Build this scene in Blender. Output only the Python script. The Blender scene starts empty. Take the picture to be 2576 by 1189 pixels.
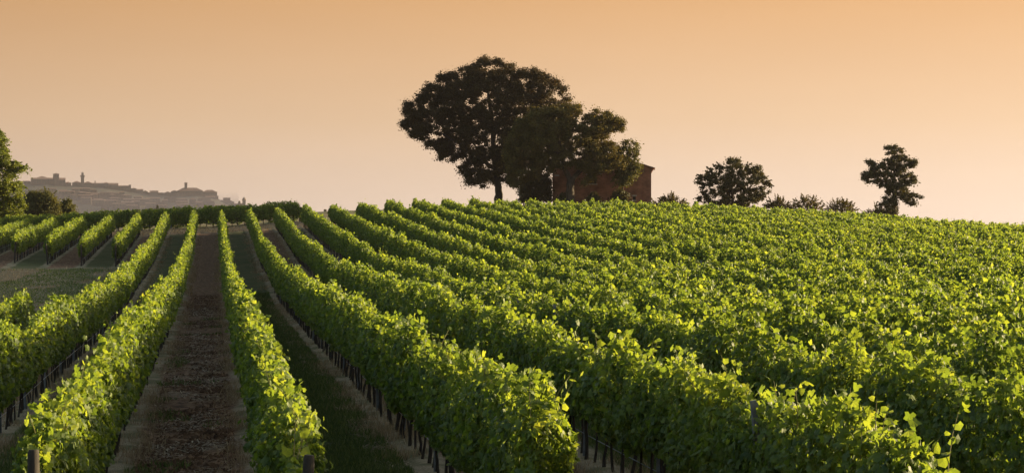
import bpy, math, random
import numpy as np
from mathutils import Vector

R = math.radians
rng = np.random.default_rng(7)
random.seed(7)
sc = bpy.context.scene
COL = sc.collection

# ------------------------------------------------------------------ camera, sky, sun, exposure
PW, PH = 2576.0, 1189.0            # the pixel frame all measurements below were taken in
F = 5000.0                         # focal length in those pixels (about 70 mm)
YH = 550.0                         # picture height of the true horizon
CAMZ = 4.0
YAW = math.atan((PW / 2 - 535.0) / F)   # the vine rows run along +Y and vanish at x = 535

cam = bpy.data.cameras.new('camera')
cam.sensor_width = 36.0
cam.lens = 36.0 * F / PW
cam.shift_y = (YH - PH / 2) / PW
cam.clip_start = 0.5
cam.clip_end = 20000
cam_ob = bpy.data.objects.new('camera', cam)
cam_ob.location = (0, 0, CAMZ)
cam_ob.rotation_euler = (R(90), 0, -YAW)
COL.objects.link(cam_ob)
sc.camera = cam_ob

SUN_EL, SUN_AZ = 9.0, 76.0        # degrees; azimuth from +Y (row direction) towards +X
w = bpy.data.worlds.new('World')
sc.world = w
w.use_nodes = True
nt = w.node_tree
nt.nodes.clear()
N = nt.nodes.new
L = nt.links.new
out = N('ShaderNodeOutputWorld')
bg = N('ShaderNodeBackground')
bg.inputs['Strength'].default_value = 0.05
sky = N('ShaderNodeTexSky')
sky.sky_type = 'NISHITA'
sky.sun_disc = False
sky.sun_elevation = R(SUN_EL)
sky.sun_rotation = R(SUN_AZ)
sky.altitude = 300
sky.air_density = 1.0
sky.dust_density = 3.0
sky.ozone_density = 1.0
# dusty evening glow: the low sky is a warm band that hands over to the Nishita dome above it
tc = N('ShaderNodeTexCoord')
sep = N('ShaderNodeSeparateXYZ')
L(tc.outputs['Generated'], sep.inputs[0])
el = N('ShaderNodeMapRange')       # elevation (sine) 0 .. 0.14
el.inputs['From Min'].default_value = 0.0
el.inputs['From Max'].default_value = 0.14
L(sep.outputs['Z'], el.inputs['Value'])
ramp = N('ShaderNodeValToRGB')
cr = ramp.color_ramp
cr.elements[0].position = 0.0
cr.elements[0].color = (4.65, 3.6, 2.85, 1)
cr.elements[1].position = 0.85
cr.elements[1].color = (3.75, 2.06, .87, 1)
e = cr.elements.new(0.35)
e.color = (4.2, 2.86, 1.76, 1)
L(el.outputs[0], ramp.inputs[0])
dot = N('ShaderNodeVectorMath')    # brighter towards the sun
dot.operation = 'DOT_PRODUCT'
dot.inputs[1].default_value = (math.sin(R(SUN_AZ)), math.cos(R(SUN_AZ)), 0)
L(tc.outputs['Generated'], dot.inputs[0])
dh = N('ShaderNodeMath'); dh.operation = 'MULTIPLY_ADD'
dh.inputs[1].default_value = .5; dh.inputs[2].default_value = .5
L(dot.outputs['Value'], dh.inputs[0])
dr = N('ShaderNodeValToRGB')
drr = dr.color_ramp
drr.elements[0].position, drr.elements[0].color = 0.0, (.22, .22, .22, 1)
drr.elements[1].position, drr.elements[1].color = 1.0, (1.5, 1.5, 1.5, 1)
for p_, v_ in ((.25, .3), (.49, .74), (.54, .84), (.77, 1.13)):
    e = drr.elements.new(p_); e.color = (v_, v_, v_, 1)
L(dh.outputs[0], dr.inputs[0])
glow = N('ShaderNodeVectorMath')
glow.operation = 'SCALE'
L(ramp.outputs[0], glow.inputs[0])
sn = N('ShaderNodeTexNoise'); sn.inputs['Scale'].default_value = 7.0; sn.inputs['Detail'].default_value = 3.0
smp = N('ShaderNodeMapping'); smp.inputs['Scale'].default_value = (1, 1, 5)
L(tc.outputs['Generated'], smp.inputs[0]); L(smp.outputs[0], sn.inputs['Vector'])
smr = N('ShaderNodeMapRange'); smr.inputs['To Min'].default_value = .965; smr.inputs['To Max'].default_value = 1.035
L(sn.outputs['Fac'], smr.inputs['Value'])
sml = N('ShaderNodeMath'); sml.operation = 'MULTIPLY'
L(dr.outputs[0], sml.inputs[0]); L(smr.outputs[0], sml.inputs[1])
L(sml.outputs[0], glow.inputs['Scale'])
fade = N('ShaderNodeMapRange')
fade.interpolation_type = 'SMOOTHSTEP'
fade.inputs['From Min'].default_value = 0.13
fade.inputs['From Max'].default_value = 0.24
fade.inputs['To Min'].default_value = 1.0
fade.inputs['To Max'].default_value = 0.0
L(sep.outputs['Z'], fade.inputs['Value'])
mx = N('ShaderNodeMix')
mx.data_type = 'RGBA'
L(fade.outputs[0], mx.inputs['Factor'])
dome = N('ShaderNodeVectorMath'); dome.operation = 'MULTIPLY'; dome.inputs[1].default_value = (2.5, 2.3, 1.95)   # dusty, slightly warm air
L(sky.outputs[0], dome.inputs[0])
L(dome.outputs[0], mx.inputs['A'])
L(glow.outputs[0], mx.inputs['B'])
L(mx.outputs['Result'], bg.inputs['Color'])
L(bg.outputs[0], out.inputs['Surface'])

sun = bpy.data.lights.new('sun', 'SUN')
sun.energy = 5.0
sun.angle = R(0.6)
sun.color = (1.0, 0.78, 0.44)
sun_ob = bpy.data.objects.new('sun', sun)
sd = Vector((math.sin(R(SUN_AZ)) * math.cos(R(SUN_EL)), math.cos(R(SUN_AZ)) * math.cos(R(SUN_EL)), math.sin(R(SUN_EL))))
sun_ob.rotation_euler = sd.to_track_quat('Z', 'Y').to_euler()
sun_ob.location = (60, 20, 60)
COL.objects.link(sun_ob)

vs = sc.view_settings
vs.view_transform = 'Standard'
vs.look = 'None'
vs.exposure = 1.95
vs.gamma = 1.0
cy = sc.cycles
cy.use_denoising = True
cy.max_bounces = 7
cy.diffuse_bounces = 3
cy.glossy_bounces = 2
cy.transmission_bounces = 4
cy.transparent_max_bounces = 8
cy.volume_bounces = 1
cy.sample_clamp_indirect = 4.0

# ------------------------------------------------------------------ helpers
def tag(o, label=None, cat=None, group=None, kind=None):
    if label: o['label'] = label
    if cat: o['category'] = cat
    if group: o['group'] = group
    if kind: o['kind'] = kind
    return o

def empty(name, loc=(0, 0, 0)):
    o = bpy.data.objects.new(name, None)
    o.empty_display_size = 0.3
    o.location = loc
    COL.objects.link(o)
    return o

def link(name, me, parent=None, loc=None):
    """The mesh is in world coordinates; under a parent it keeps that place."""
    o = bpy.data.objects.new(name, me)
    COL.objects.link(o)
    if loc is not None:
        o.location = loc
    if parent is not None:
        o.parent = parent
        o.location = Vector(o.location) - Vector(parent.location)
    return o

def np_mesh(name, V, T, mats, attr=None, midx=None, smooth=False):
    """V (n,3), T (m,3 or 4) faces of one size."""
    me = bpy.data.meshes.new(name)
    V = np.asarray(V, np.float32)
    T = np.asarray(T, np.int32)
    k = T.shape[1]
    me.vertices.add(len(V))
    me.vertices.foreach_set('co', V.ravel())
    me.loops.add(T.size)
    me.loops.foreach_set('vertex_index', T.ravel())
    me.polygons.add(len(T))
    me.polygons.foreach_set('loop_start', np.arange(0, T.size, k, dtype=np.int32))
    me.polygons.foreach_set('use_smooth', np.full(len(T), smooth, bool))
    for m in (mats if isinstance(mats, (list, tuple)) else [mats]):
        me.materials.append(m)
    if midx is not None:
        me.polygons.foreach_set('material_index', np.asarray(midx, np.int32))
    me.update(calc_edges=True)
    if attr is not None:
        a = me.attributes.new('rnd', 'FLOAT', 'FACE')
        a.data.foreach_set('value', np.asarray(attr, np.float32))
    return me

class MB:
    """collects tubes, boxes and triangles of one mesh"""
    def __init__(s):
        s.V = []; s.T = []; s.n = 0; s.a = []; s.m = []
    def add(s, V, T, a=0.5, m=0):
        V = np.asarray(V, float); T = np.asarray(T, int)
        if T.shape[1] == 4:
            T = np.concatenate([T[:, [0, 1, 2]], T[:, [0, 2, 3]]])
        s.V.append(V); s.T.append(T + s.n); s.n += len(V)
        s.a.append(np.full(len(T), a) if np.isscalar(a) else a)
        s.m.append(np.full(len(T), m))
        return s
    def tube(s, P, rad, n=7, cap=True, m=0, wob=0.0):
        P = np.asarray(P, float)
        rad = np.broadcast_to(np.asarray(rad, float), (len(P),))
        t = np.gradient(P, axis=0)
        t /= np.linalg.norm(t, axis=1)[:, None] + 1e-9
        ref = np.array([0.31, 0.95, 0.05]) if abs(t[0][2]) > 0.5 else np.array([0.02, 0.05, 1.0])
        a = np.cross(t, ref); a /= np.linalg.norm(a, axis=1)[:, None] + 1e-9
        b = np.cross(t, a)
        th = np.linspace(0, 2 * math.pi, n, endpoint=False)
        rr = rad[:, None] * (1 + wob * rng.normal(size=(len(P), n)))
        V = P[:, None, :] + rr[..., None] * (np.cos(th)[None, :, None] * a[:, None, :] + np.sin(th)[None, :, None] * b[:, None, :])
        V = V.reshape(-1, 3)
        T = []
        for i in range(len(P) - 1):
            for j in range(n):
                k = (j + 1) % n
                T.append((i * n + j, i * n + k, (i + 1) * n + k, (i + 1) * n + j))
        s.add(V, T, m=m)
        if cap:
            for i0, fl in ((0, 1), (len(P) - 1, 0)):
                c = np.vstack([V[i0 * n:(i0 + 1) * n], P[i0][None]])
                s.add(c, [((j + 1) % n, j, n) if fl else (j, (j + 1) % n, n) for j in range(n)], m=m)
        return s
    def box(s, lo, hi, m=0, rot=0.0, about=None):
        x0, y0, z0 = lo; x1, y1, z1 = hi
        V = np.array([(x0, y0, z0), (x1, y0, z0), (x1, y1, z0), (x0, y1, z0), (x0, y0, z1), (x1, y0, z1), (x1, y1, z1), (x0, y1, z1)], float)
        if rot and about is not None:
            c, q = math.cos(rot), math.sin(rot)
            d = V[:, :2] - np.asarray(about)[:2]
            V[:, 0] = about[0] + c * d[:, 0] - q * d[:, 1]
            V[:, 1] = about[1] + q * d[:, 0] + c * d[:, 1]
        s.add(V, [(0, 3, 2, 1), (4, 5, 6, 7), (0, 1, 5, 4), (1, 2, 6, 5), (2, 3, 7, 6), (3, 0, 4, 7)], m=m)
        return s
    def mesh(s, name, mats, smooth=False):
        return np_mesh(name, np.concatenate(s.V), np.concatenate(s.T), mats, np.concatenate(s.a), np.concatenate(s.m), smooth)
    def build(s, name, mats, parent=None, smooth=False):
        return link(name, s.mesh(name, mats, smooth), parent)

def pix(x, y, depth):
    """World point that the picture shows at (x, y) at that depth along the camera axis."""
    r, u = (x - PW / 2) / F * depth, (YH - y) / F * depth
    c, q = math.cos(YAW), math.sin(YAW)
    return np.array([c * r + q * depth, -q * r + c * depth, CAMZ + u])

def ratio(x):
    return math.tan(YAW + math.atan((x - PW / 2) / F))      # X / Y of the picture column x

def hash2(ix, iy, seed):
    h = (ix.astype(np.int64) * 374761393 + iy.astype(np.int64) * 668265263 + seed * 974711) & 0x7fffffff
    h = ((h ^ (h >> 13)) * 1274126177) & 0x7fffffff
    h = h ^ (h >> 16)
    return (h & 0xffff) / 65535.0

def vnoise(x, y=None, seed=0):
    """smooth value noise, 0..1"""
    x = np.asarray(x, float)
    y = np.zeros_like(x) if y is None else np.asarray(y, float)
    ix, iy = np.floor(x), np.floor(y)
    fx, fy = x - ix, y - iy
    fx = fx * fx * (3 - 2 * fx); fy = fy * fy * (3 - 2 * fy)
    ix = ix.astype(np.int64); iy = iy.astype(np.int64)
    a = hash2(ix, iy, seed); b = hash2(ix + 1, iy, seed)
    c = hash2(ix, iy + 1, seed); d = hash2(ix + 1, iy + 1, seed)
    return (a * (1 - fx) + b * fx) * (1 - fy) + (c * (1 - fx) + d * fx) * fy

# ------------------------------------------------------------------ materials
def new_mat(name):
    m = bpy.data.materials.new(name)
    m.use_nodes = True
    t = m.node_tree
    t.nodes.clear()
    return m, t, t.nodes.new, t.links.new

def ramp_node(t, stops):
    r = t.nodes.new('ShaderNodeValToRGB')
    els = r.color_ramp.elements
    while len(els) > 1: els.remove(els[-1])
    els[0].position, els[0].color = stops[0][0], (*stops[0][1], 1)
    for p, c in stops[1:]:
        e = els.new(p); e.color = (*c, 1)
    return r

def leaf_mat(name, stops, trans, rough=0.5, tfac=0.42, spec=0.35, trough=None):
    m, t, N, L = new_mat(name)
    o = N('ShaderNodeOutputMaterial')
    at = N('ShaderNodeAttribute'); at.attribute_name = 'rnd'
    r = ramp_node(t, stops)
    L(at.outputs['Fac'], r.inputs[0])
    p = N('ShaderNodeBsdfPrincipled')
    p.inputs['Roughness'].default_value = rough
    p.inputs['Specular IOR Level'].default_value = spec
    L(r.outputs[0], p.inputs['Base Color'])
    tr = N('ShaderNodeBsdfTranslucent')
    hs = N('ShaderNodeMix'); hs.data_type = 'RGBA'; hs.blend_type = 'MULTIPLY'
    hs.inputs['Factor'].default_value = 1.0
    hs.inputs['B'].default_value = (*trans, 1)
    L(r.outputs[0], hs.inputs['A'])
    L(hs.outputs['Result'], tr.inputs['Color'])
    mix = N('ShaderNodeMixShader'); mix.inputs[0].default_value = tfac
    L(p.outputs[0], mix.inputs[1]); L(tr.outputs[0], mix.inputs[2])
    L(mix.outputs[0], o.inputs['Surface'])
    return m

def noise_mat(name, stops, scale=8.0, rough=0.85, detail=6, stretch=(1, 1, 1), bump=0.3, spec=0.2):
    m, t, N, L = new_mat(name)
    o = N('ShaderNodeOutputMaterial')
    c = N('ShaderNodeTexCoord')
    mp = N('ShaderNodeMapping'); mp.inputs['Scale'].default_value = stretch
    L(c.outputs['Object'], mp.inputs[0])
    n = N('ShaderNodeTexNoise'); n.inputs['Scale'].default_value = scale; n.inputs['Detail'].default_value = detail
    L(mp.outputs[0], n.inputs['Vector'])
    r = ramp_node(t, stops)
    L(n.outputs['Fac'], r.inputs[0])
    p = N('ShaderNodeBsdfPrincipled')
    p.inputs['Roughness'].default_value = rough
    p.inputs['Specular IOR Level'].default_value = spec
    L(r.outputs[0], p.inputs['Base Color'])
    if bump:
        b = N('ShaderNodeBump'); b.inputs['Strength'].default_value = bump; b.inputs['Distance'].default_value = 0.03
        L(n.outputs['Fac'], b.inputs['Height']); L(b.outputs[0], p.inputs['Normal'])
    L(p.outputs[0], o.inputs['Surface'])
    return m

M = {}
M['vine_leaf'] = leaf_mat('vine_leaf', [(0, (.038, .066, .018)), (.45, (.083, .121, .024)), (.8, (.138, .175, .034)), (1, (.19, .215, .045))], (2.3, 2.1, 0.75), rough=.56, tfac=.47, spec=.24)
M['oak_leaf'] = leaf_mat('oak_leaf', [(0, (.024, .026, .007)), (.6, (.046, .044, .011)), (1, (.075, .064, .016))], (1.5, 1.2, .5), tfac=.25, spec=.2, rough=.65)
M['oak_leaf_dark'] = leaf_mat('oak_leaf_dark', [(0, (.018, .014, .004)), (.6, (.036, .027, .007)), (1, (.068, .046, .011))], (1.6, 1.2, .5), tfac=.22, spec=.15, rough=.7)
M['front_oak_leaf'] = leaf_mat('front_oak_leaf', [(0, (.032, .031, .008)), (.6, (.072, .062, .014)), (1, (.13, .104, .025))], (1.6, 1.3, .5), tfac=.3, spec=.15, rough=.7)
M['olive_brown_leaf'] = leaf_mat('olive_brown_leaf', [(0, (.034, .040, .011)), (.6, (.065, .070, .020)), (1, (.12, .115, .034))], (1.6, 1.3, .5), tfac=.35, spec=.2, rough=.65)
M['acacia_leaf'] = leaf_mat('acacia_leaf', [(0, (.035, .05, .009)), (.6, (.085, .11, .015)), (1, (.16, .18, .024))], (1.7, 1.5, .5), tfac=.42, spec=.2)
M['grass'] = leaf_mat('grass', [(0, (.04, .062, .018)), (.6, (.085, .11, .032)), (1, (.17, .18, .06))], (1.4, 1.4, .7), tfac=.3, spec=.2, rough=.6)
M['straw'] = leaf_mat('straw', [(0, (.14, .095, .055)), (.6, (.28, .20, .12)), (1, (.46, .36, .23))], (1.2, 1.1, .8), tfac=.25, spec=.2, rough=.6)
M['bark'] = noise_mat('bark', [(.3, (.02, .014, .010)), (.7, (.06, .044, .031))], scale=9, stretch=(1, 1, .25), bump=.6)
M['vine_bark'] = noise_mat('vine_bark', [(.3, (.018, .013, .010)), (.7, (.05, .038, .028))], scale=22, stretch=(1, 1, .25), bump=.6)
M['shoot'] = noise_mat('shoot', [(.3, (.10, .11, .04)), (.7, (.18, .15, .06))], scale=12, bump=0)
M['post_wood'] = noise_mat('post_wood', [(.3, (.014, .012, .010)), (.7, (.045, .038, .031))], scale=14, stretch=(1, 1, .15), bump=.5)
M['post_metal'] = noise_mat('post_metal', [(.3, (.07, .075, .08)), (.7, (.13, .135, .14))], scale=10, bump=.1, rough=.6)
M['wire'] = noise_mat('wire', [(.3, (.12, .12, .12)), (.7, (.2, .2, .2))], scale=10, bump=0, rough=.5)

# ------------------------------------------------------------------ terrain
X_A, STEP = -4.28, 2.56
ROWX = {n: X_A + STEP * n for n in range(-8, 35)}      # 0 = row A, 1 = B, 2 = C, 3 = D ...

def far_end(X):
    return 190.5 - 0.22 * max(X, 0) + (0.0 if X > -5 else 0.5)

def near_end(X):
    return float(np.interp(X, [-1.7, .85, 3.4, 5.96, 8.5], [20.0, 19.7, 19.9, 15.7, 14.5]))

# the picture positions of row tops: (X of the traced edge, x, y)
OBS = []
def obs(X, pts):
    for x, y in pts:
        Y = X / ratio(x)
        dep = Y * math.cos(YAW) + X * math.sin(YAW)
        OBS.append((X, Y, (YH - y) / F * dep))
obs(ROWX[0] - .4, [(330, 633), (245, 704), (160, 756), (94, 793), (0, 855)])
obs(ROWX[1] - .4, [(353, 737), (306, 775), (226, 855), (174, 921), (104, 1005)])
obs(ROWX[3] + .2, [(665, 619), (715, 678), (790, 705), (869, 757), (931, 770), (1000, 819), (1180, 880), (1300, 930), (1390, 972)])
obs(ROWX[4] + .2, [(752, 575), (807, 623), (869, 664), (938, 695), (1007, 709), (1069, 729), (1168, 754), (1281, 784), (1391, 813), (1562, 886), (1813, 930), (1950, 937), (2078, 996)])
obs(ROWX[5] + .2, [(835, 561), (883, 588), (931, 623), (993, 647), (1041, 667), (1117, 681), (1165, 705), (1258, 726), (1572, 778), (1689, 797), (1856, 832), (2000, 844), (2195, 895), (2444, 980)])
obs(ROWX[6] + .2, [(883, 540), (972, 578), (1041, 616), (1110, 640), (1165, 657), (1254, 681), (1350, 712)])
obs(ROWX[7] + .2, [(959, 533), (1024, 550), (1117, 592), (1192, 619), (1240, 633)])
obs(ROWX[8] + .2, [(1086, 544), (1144, 568), (1189, 578)])
for Y, y in ((103, 620), (119, 587), (135, 558), (151, 537), (167, 520), (183, 506)):
    X = Y * ratio(1320); OBS.append((X, Y, (YH - y) / F * (Y * math.cos(YAW) + X * math.sin(YAW))))
def at_y(pts):
    for x, y, Y in pts:
        X = Y * ratio(x)
        dep = Y * math.cos(YAW) + X * math.sin(YAW)
        OBS.append((X, Y, (YH - y) / F * dep))
# far ends of the rows and the crest to the right
at_y([(-200, 565, 190), (50, 556, 190), (205, 546, 190), (350, 541, 190), (410, 537, 190), (490, 534, 190), (553, 532, 190), (630, 530, 190), (694, 526, 190), (763, 519, 190), (832, 514, 188),
      (903, 513, 187), (970, 509, 186), (1043, 504, 186), (1118, 506, 185), (1183, 504, 184), (1300, 505, 183), (1500, 508, 180), (1700, 516, 178), (1900, 523, 176),
      (2100, 538, 174), (2260, 549, 173), (2400, 560, 172), (2575, 570, 171), (2800, 590, 168)])
# left block near ends, and the end of the short row on the left
at_y([(38, 587, 153), (117, 597, 149), (190, 606, 147), (276, 593, 145), (40, 752, 76)])
P = np.array(OBS)
SX, SY = 1 / 22.0, 1 / 45.0
def tps_fit(P, lam):
    A = P[:, :2] * (SX, SY)
    n = len(A)
    d = np.linalg.norm(A[:, None] - A[None], axis=2)
    K = np.where(d > 0, d * d * np.log(d + 1e-12), 0) + lam * np.eye(n)
    Q = np.hstack([np.ones((n, 1)), A])
    Mx = np.block([[K, Q], [Q.T, np.zeros((3, 3))]])
    sol = np.linalg.solve(Mx, np.concatenate([P[:, 2], np.zeros(3)]))
    return A, sol
TA, TS = tps_fit(P, 0.12)
def top_rel(X, Y):
    X = np.asarray(X, float); Y = np.asarray(Y, float)
    sh = X.shape
    B = np.stack([X.ravel() * SX, Y.ravel() * SY], 1)
    o = np.empty(len(B))
    n = len(TA)
    for i in range(0, len(B), 20000):
        b = B[i:i + 20000]
        d = np.linalg.norm(b[:, None] - TA[None], axis=2)
        o[i:i + 20000] = (np.where(d > 1e-9, d * d * np.log(d + 1e-12), 0) @ TS[:n]) + TS[n] + b @ TS[n + 1:]
    return o.reshape(sh)

# a regular grid of the fitted surface, looked up bilinearly
GX = np.linspace(-36, 112, 149)
GY = np.linspace(6, 206, 201)
GG = top_rel(*np.meshgrid(GX, GY, indexing='ij')) + CAMZ - 2.0
def ground_z(X, Y):
    X = np.asarray(X, float); Y = np.asarray(Y, float)
    x = np.clip((X - GX[0]) / (GX[1] - GX[0]), 0, len(GX) - 1.001)
    y = np.clip((Y - GY[0]) / (GY[1] - GY[0]), 0, len(GY) - 1.001)
    i, j = x.astype(int), y.astype(int)
    u, v = x - i, y - j
    z = GG[i, j] * (1 - u) * (1 - v) + GG[i + 1, j] * u * (1 - v) + GG[i, j + 1] * (1 - u) * v + GG[i + 1, j + 1] * u * v
    # beyond the crest the hill falls away into the valley
    back = np.clip(Y - 285, 0, None)
    side = np.clip(X - 112, 0, None) + np.clip(-36 - X, 0, None)
    def fall(d):
        return np.where(d < 60, d * d / 500.0, 7.2 + (d - 60) * 0.12)
    rise = np.clip((Y - 206) / 60, 0, 1)
    z = z + 1.0 * rise * rise * (3 - 2 * rise) - fall(back) - fall(side) * 0.6
    return np.maximum(z, -46.0 + 1.5 * vnoise(X / 300, Y / 300, 5))

def gz(x, y):
    return float(ground_z(np.array([x]), np.array([y]))[0])

if __name__ == '__main__' and False:
    pass

def grid_lines(parts):
    o = []
    for a, b, s in parts:
        o.append(np.arange(a, b, s))
    return np.concatenate(o)
xl = grid_lines([(-2600, -300, 150), (-300, -60, 20), (-60, -20, 2), (-20, -5, .35), (-5, 7, .07), (7, 30, .3), (30, 120, 1.2), (120, 400, 20), (400, 3600, 200)])
yl = grid_lines([(-300, 0, 20), (0, 14, 1), (14, 60, .09), (60, 110, .2), (110, 215, .5), (215, 300, 3), (300, 1000, 35), (1000, 4400, 150)])
gx, gy = np.meshgrid(xl, yl, indexing='ij')
zz = ground_z(gx, gy)
# clods of the tilled alleys, bank and ruts
cell = (gx - ROWX[1]) / (2 * STEP)
fr = cell - np.floor(cell)
tilled = np.clip(1 - np.abs(fr - .25) / .17, 0, 1) ** .5
vine_zone = (gx > -5.2) & (gy > 14) & (gy < 187) & (gx < 12)
cl = (vnoise(gx * 3.5, gy * 3, 1) - .5) * .02 + (vnoise(gx * 8, gy * 6.5, 2) - .5) * .03 * (vnoise(gx * 1.2, gy * .8, 4) + .3) + (vnoise(gx * 14, gy * 11, 6) - .5) * .03
zz += np.where(vine_zone, tilled * cl, 0)
fl = (gy > 10) & (gy < 215) & (gx > -36) & (gx < 112)
zz += np.where(fl, (vnoise(gx * 1.3, gy * .8, 3) - .5) * .09, 0)
zz += np.where(fl & (gx > -5.5), .07 * np.exp(-((fr * 2 - np.round(fr * 2)) * STEP / .42) ** 2), 0)   # ridge under each row
nx, ny = gx.shape
V = np.stack([gx, gy, zz], -1).reshape(-1, 3)
ii = (np.arange(nx - 1)[:, None] * ny + np.arange(ny - 1)[None]).ravel()
T = np.stack([ii, ii + ny, ii + ny + 1, ii + 1], 1)

def ground_material():
    m, t, N, L = new_mat('ground')
    def math_(op, a, b=None):
        n = N('ShaderNodeMath'); n.operation = op
        for k, v in ((0, a), (1, b)):
            if v is None: continue
            if isinstance(v, (int, float)): n.inputs[k].default_value = v
            else: L(v, n.inputs[k])
        return n.outputs[0]
    def noise(scale, detail=4, stretch=(1, 1, 1), rough=.55):
        mp = N('ShaderNodeMapping'); mp.inputs['Scale'].default_value = stretch
        L(co, mp.inputs[0])
        n = N('ShaderNodeTexNoise'); n.inputs['Scale'].default_value = scale; n.inputs['Detail'].default_value = detail
        n.inputs['Roughness'].default_value = rough
        L(mp.outputs[0], n.inputs['Vector'])
        return n.outputs['Fac']
    def mr(v, a, b, c=0.0, d=1.0):
        n = N('ShaderNodeMapRange'); n.interpolation_type = 'SMOOTHSTEP'
        for k, q in (('From Min', a), ('From Max', b), ('To Min', c), ('To Max', d)): n.inputs[k].default_value = q
        L(v, n.inputs['Value'])
        return n.outputs[0]
    def mix(f, a, b):
        n = N('ShaderNodeMix'); n.data_type = 'RGBA'
        if isinstance(f, float): n.inputs['Factor'].default_value = f
        else: L(f, n.inputs['Factor'])
        for k, v in (('A', a), ('B', b)):
            if isinstance(v, tuple): n.inputs[k].default_value = (*v, 1)
            else: L(v, n.inputs[k])
        return n.outputs['Result']
    o = N('ShaderNodeOutputMaterial')
    tc = N('ShaderNodeTexCoord'); co = tc.outputs['Object']
    sp = N('ShaderNodeSeparateXYZ'); L(co, sp.inputs[0])
    x, y = sp.outputs['X'], sp.outputs['Y']
    wob = math_('MULTIPLY', math_('SUBTRACT', noise(.9, 3), .5), .5)
    xs = math_('DIVIDE', math_('SUBTRACT', math_('ADD', x, wob), ROWX[1]), 2 * STEP)
    fr = math_('FRACT', xs)
    row = math_('ABSOLUTE', math_('SUBTRACT', math_('FRACT', math_('ADD', math_('MULTIPLY', fr, 2.0), .5)), .5))   # 0 under a row, .5 mid alley
    is_till = math_('LESS_THAN', fr, .5)
    # colours
    n1, n2, n3 = noise(5, 8), noise(26, 6), noise(60, 4, (1, .35, 1))
    soil = ramp_node(t, [(.34, (.045, .022, .012)), (.5, (.125, .066, .036)), (.66, (.25, .145, .082))]); L(n1, soil.inputs[0])
    fleck = mr(n3, .57, .70)
    soil2 = mix(math_('MULTIPLY', fleck, mr(noise(1.6, 3), .40, .65, .1, .8)), soil.outputs[0], (.40, .28, .17))
    green = ramp_node(t, [(.3, (.032, .041, .012)), (.55, (.062, .068, .021)), (.75, (.12, .11, .045))]); L(n2, green.inputs[0])
    gpatch = mr(noise(.5, 4), .42, .62)
    green2 = mix(math_('MULTIPLY', gpatch, .35), green.outputs[0], (.12, .10, .05))
    dry = ramp_node(t, [(.3, (.15, .115, .07)), (.6, (.27, .21, .135)), (.8, (.38, .30, .2))]); L(n2, dry.inputs[0])
    dry2 = mix(math_('MULTIPLY', mr(noise(1.1, 4), .45, .62), .7), dry.outputs[0], green.outputs[0])
    # tilled alleys have dry verges; grass alleys have a worn pale track to each side
    alley = mix(is_till, green2, soil2)
    under = mr(row, .09, .18, 1.0, 0.0)
    vine = mix(under, alley, dry2)
    field = mix(mr(noise(.13, 4, (1, .7, 1)), .34, .60), green2, mix(.6, dry.outputs[0], (.11, .085, .045)))
    # vineyard or open field
    invine = math_('GREATER_THAN', math_('ADD', x, math_('MULTIPLY', wob, 2.0)), -5.4)
    farblk = math_('GREATER_THAN', math_('ADD', y, math_('MULTIPLY', wob, 4.0)), 144.0)
    end = math_('LESS_THAN', math_('ADD', math_('ADD', y, math_('MULTIPLY', x, .22)), math_('MULTIPLY', wob, 3.0)), 190.5)
    zone = math_('MULTIPLY', math_('MAXIMUM', invine, farblk), end)
    col = mix(zone, field, vine)
    beyond = math_('GREATER_THAN', y, 190.0)
    track = mix(noise(3, 5), (.24, .15, .09), (.16, .12, .06))
    col = mix(math_('MULTIPLY', beyond, math_('LESS_THAN', y, 200.0)), col, track)
    col = mix(mr(y, 215, 320), col, mix(noise(.01, 5), (.05, .055, .022), (.12, .10, .05)))
    p = N('ShaderNodeBsdfPrincipled')
    p.inputs['Roughness'].default_value = .95
    p.inputs['Specular IOR Level'].default_value = .1
    L(col, p.inputs['Base Color'])
    b = N('ShaderNodeBump'); b.inputs['Strength'].default_value = .8; b.inputs['Distance'].default_value = .05
    L(math_('ADD', n1, math_('MULTIPLY', n2, .6)), b.inputs['Height'])
    L(b.outputs[0], p.inputs['Normal'])
    L(p.outputs[0], o.inputs['Surface'])
    return m
tag(link('ground', np_mesh('ground', V, T, ground_material(), smooth=True)), kind='structure')

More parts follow.
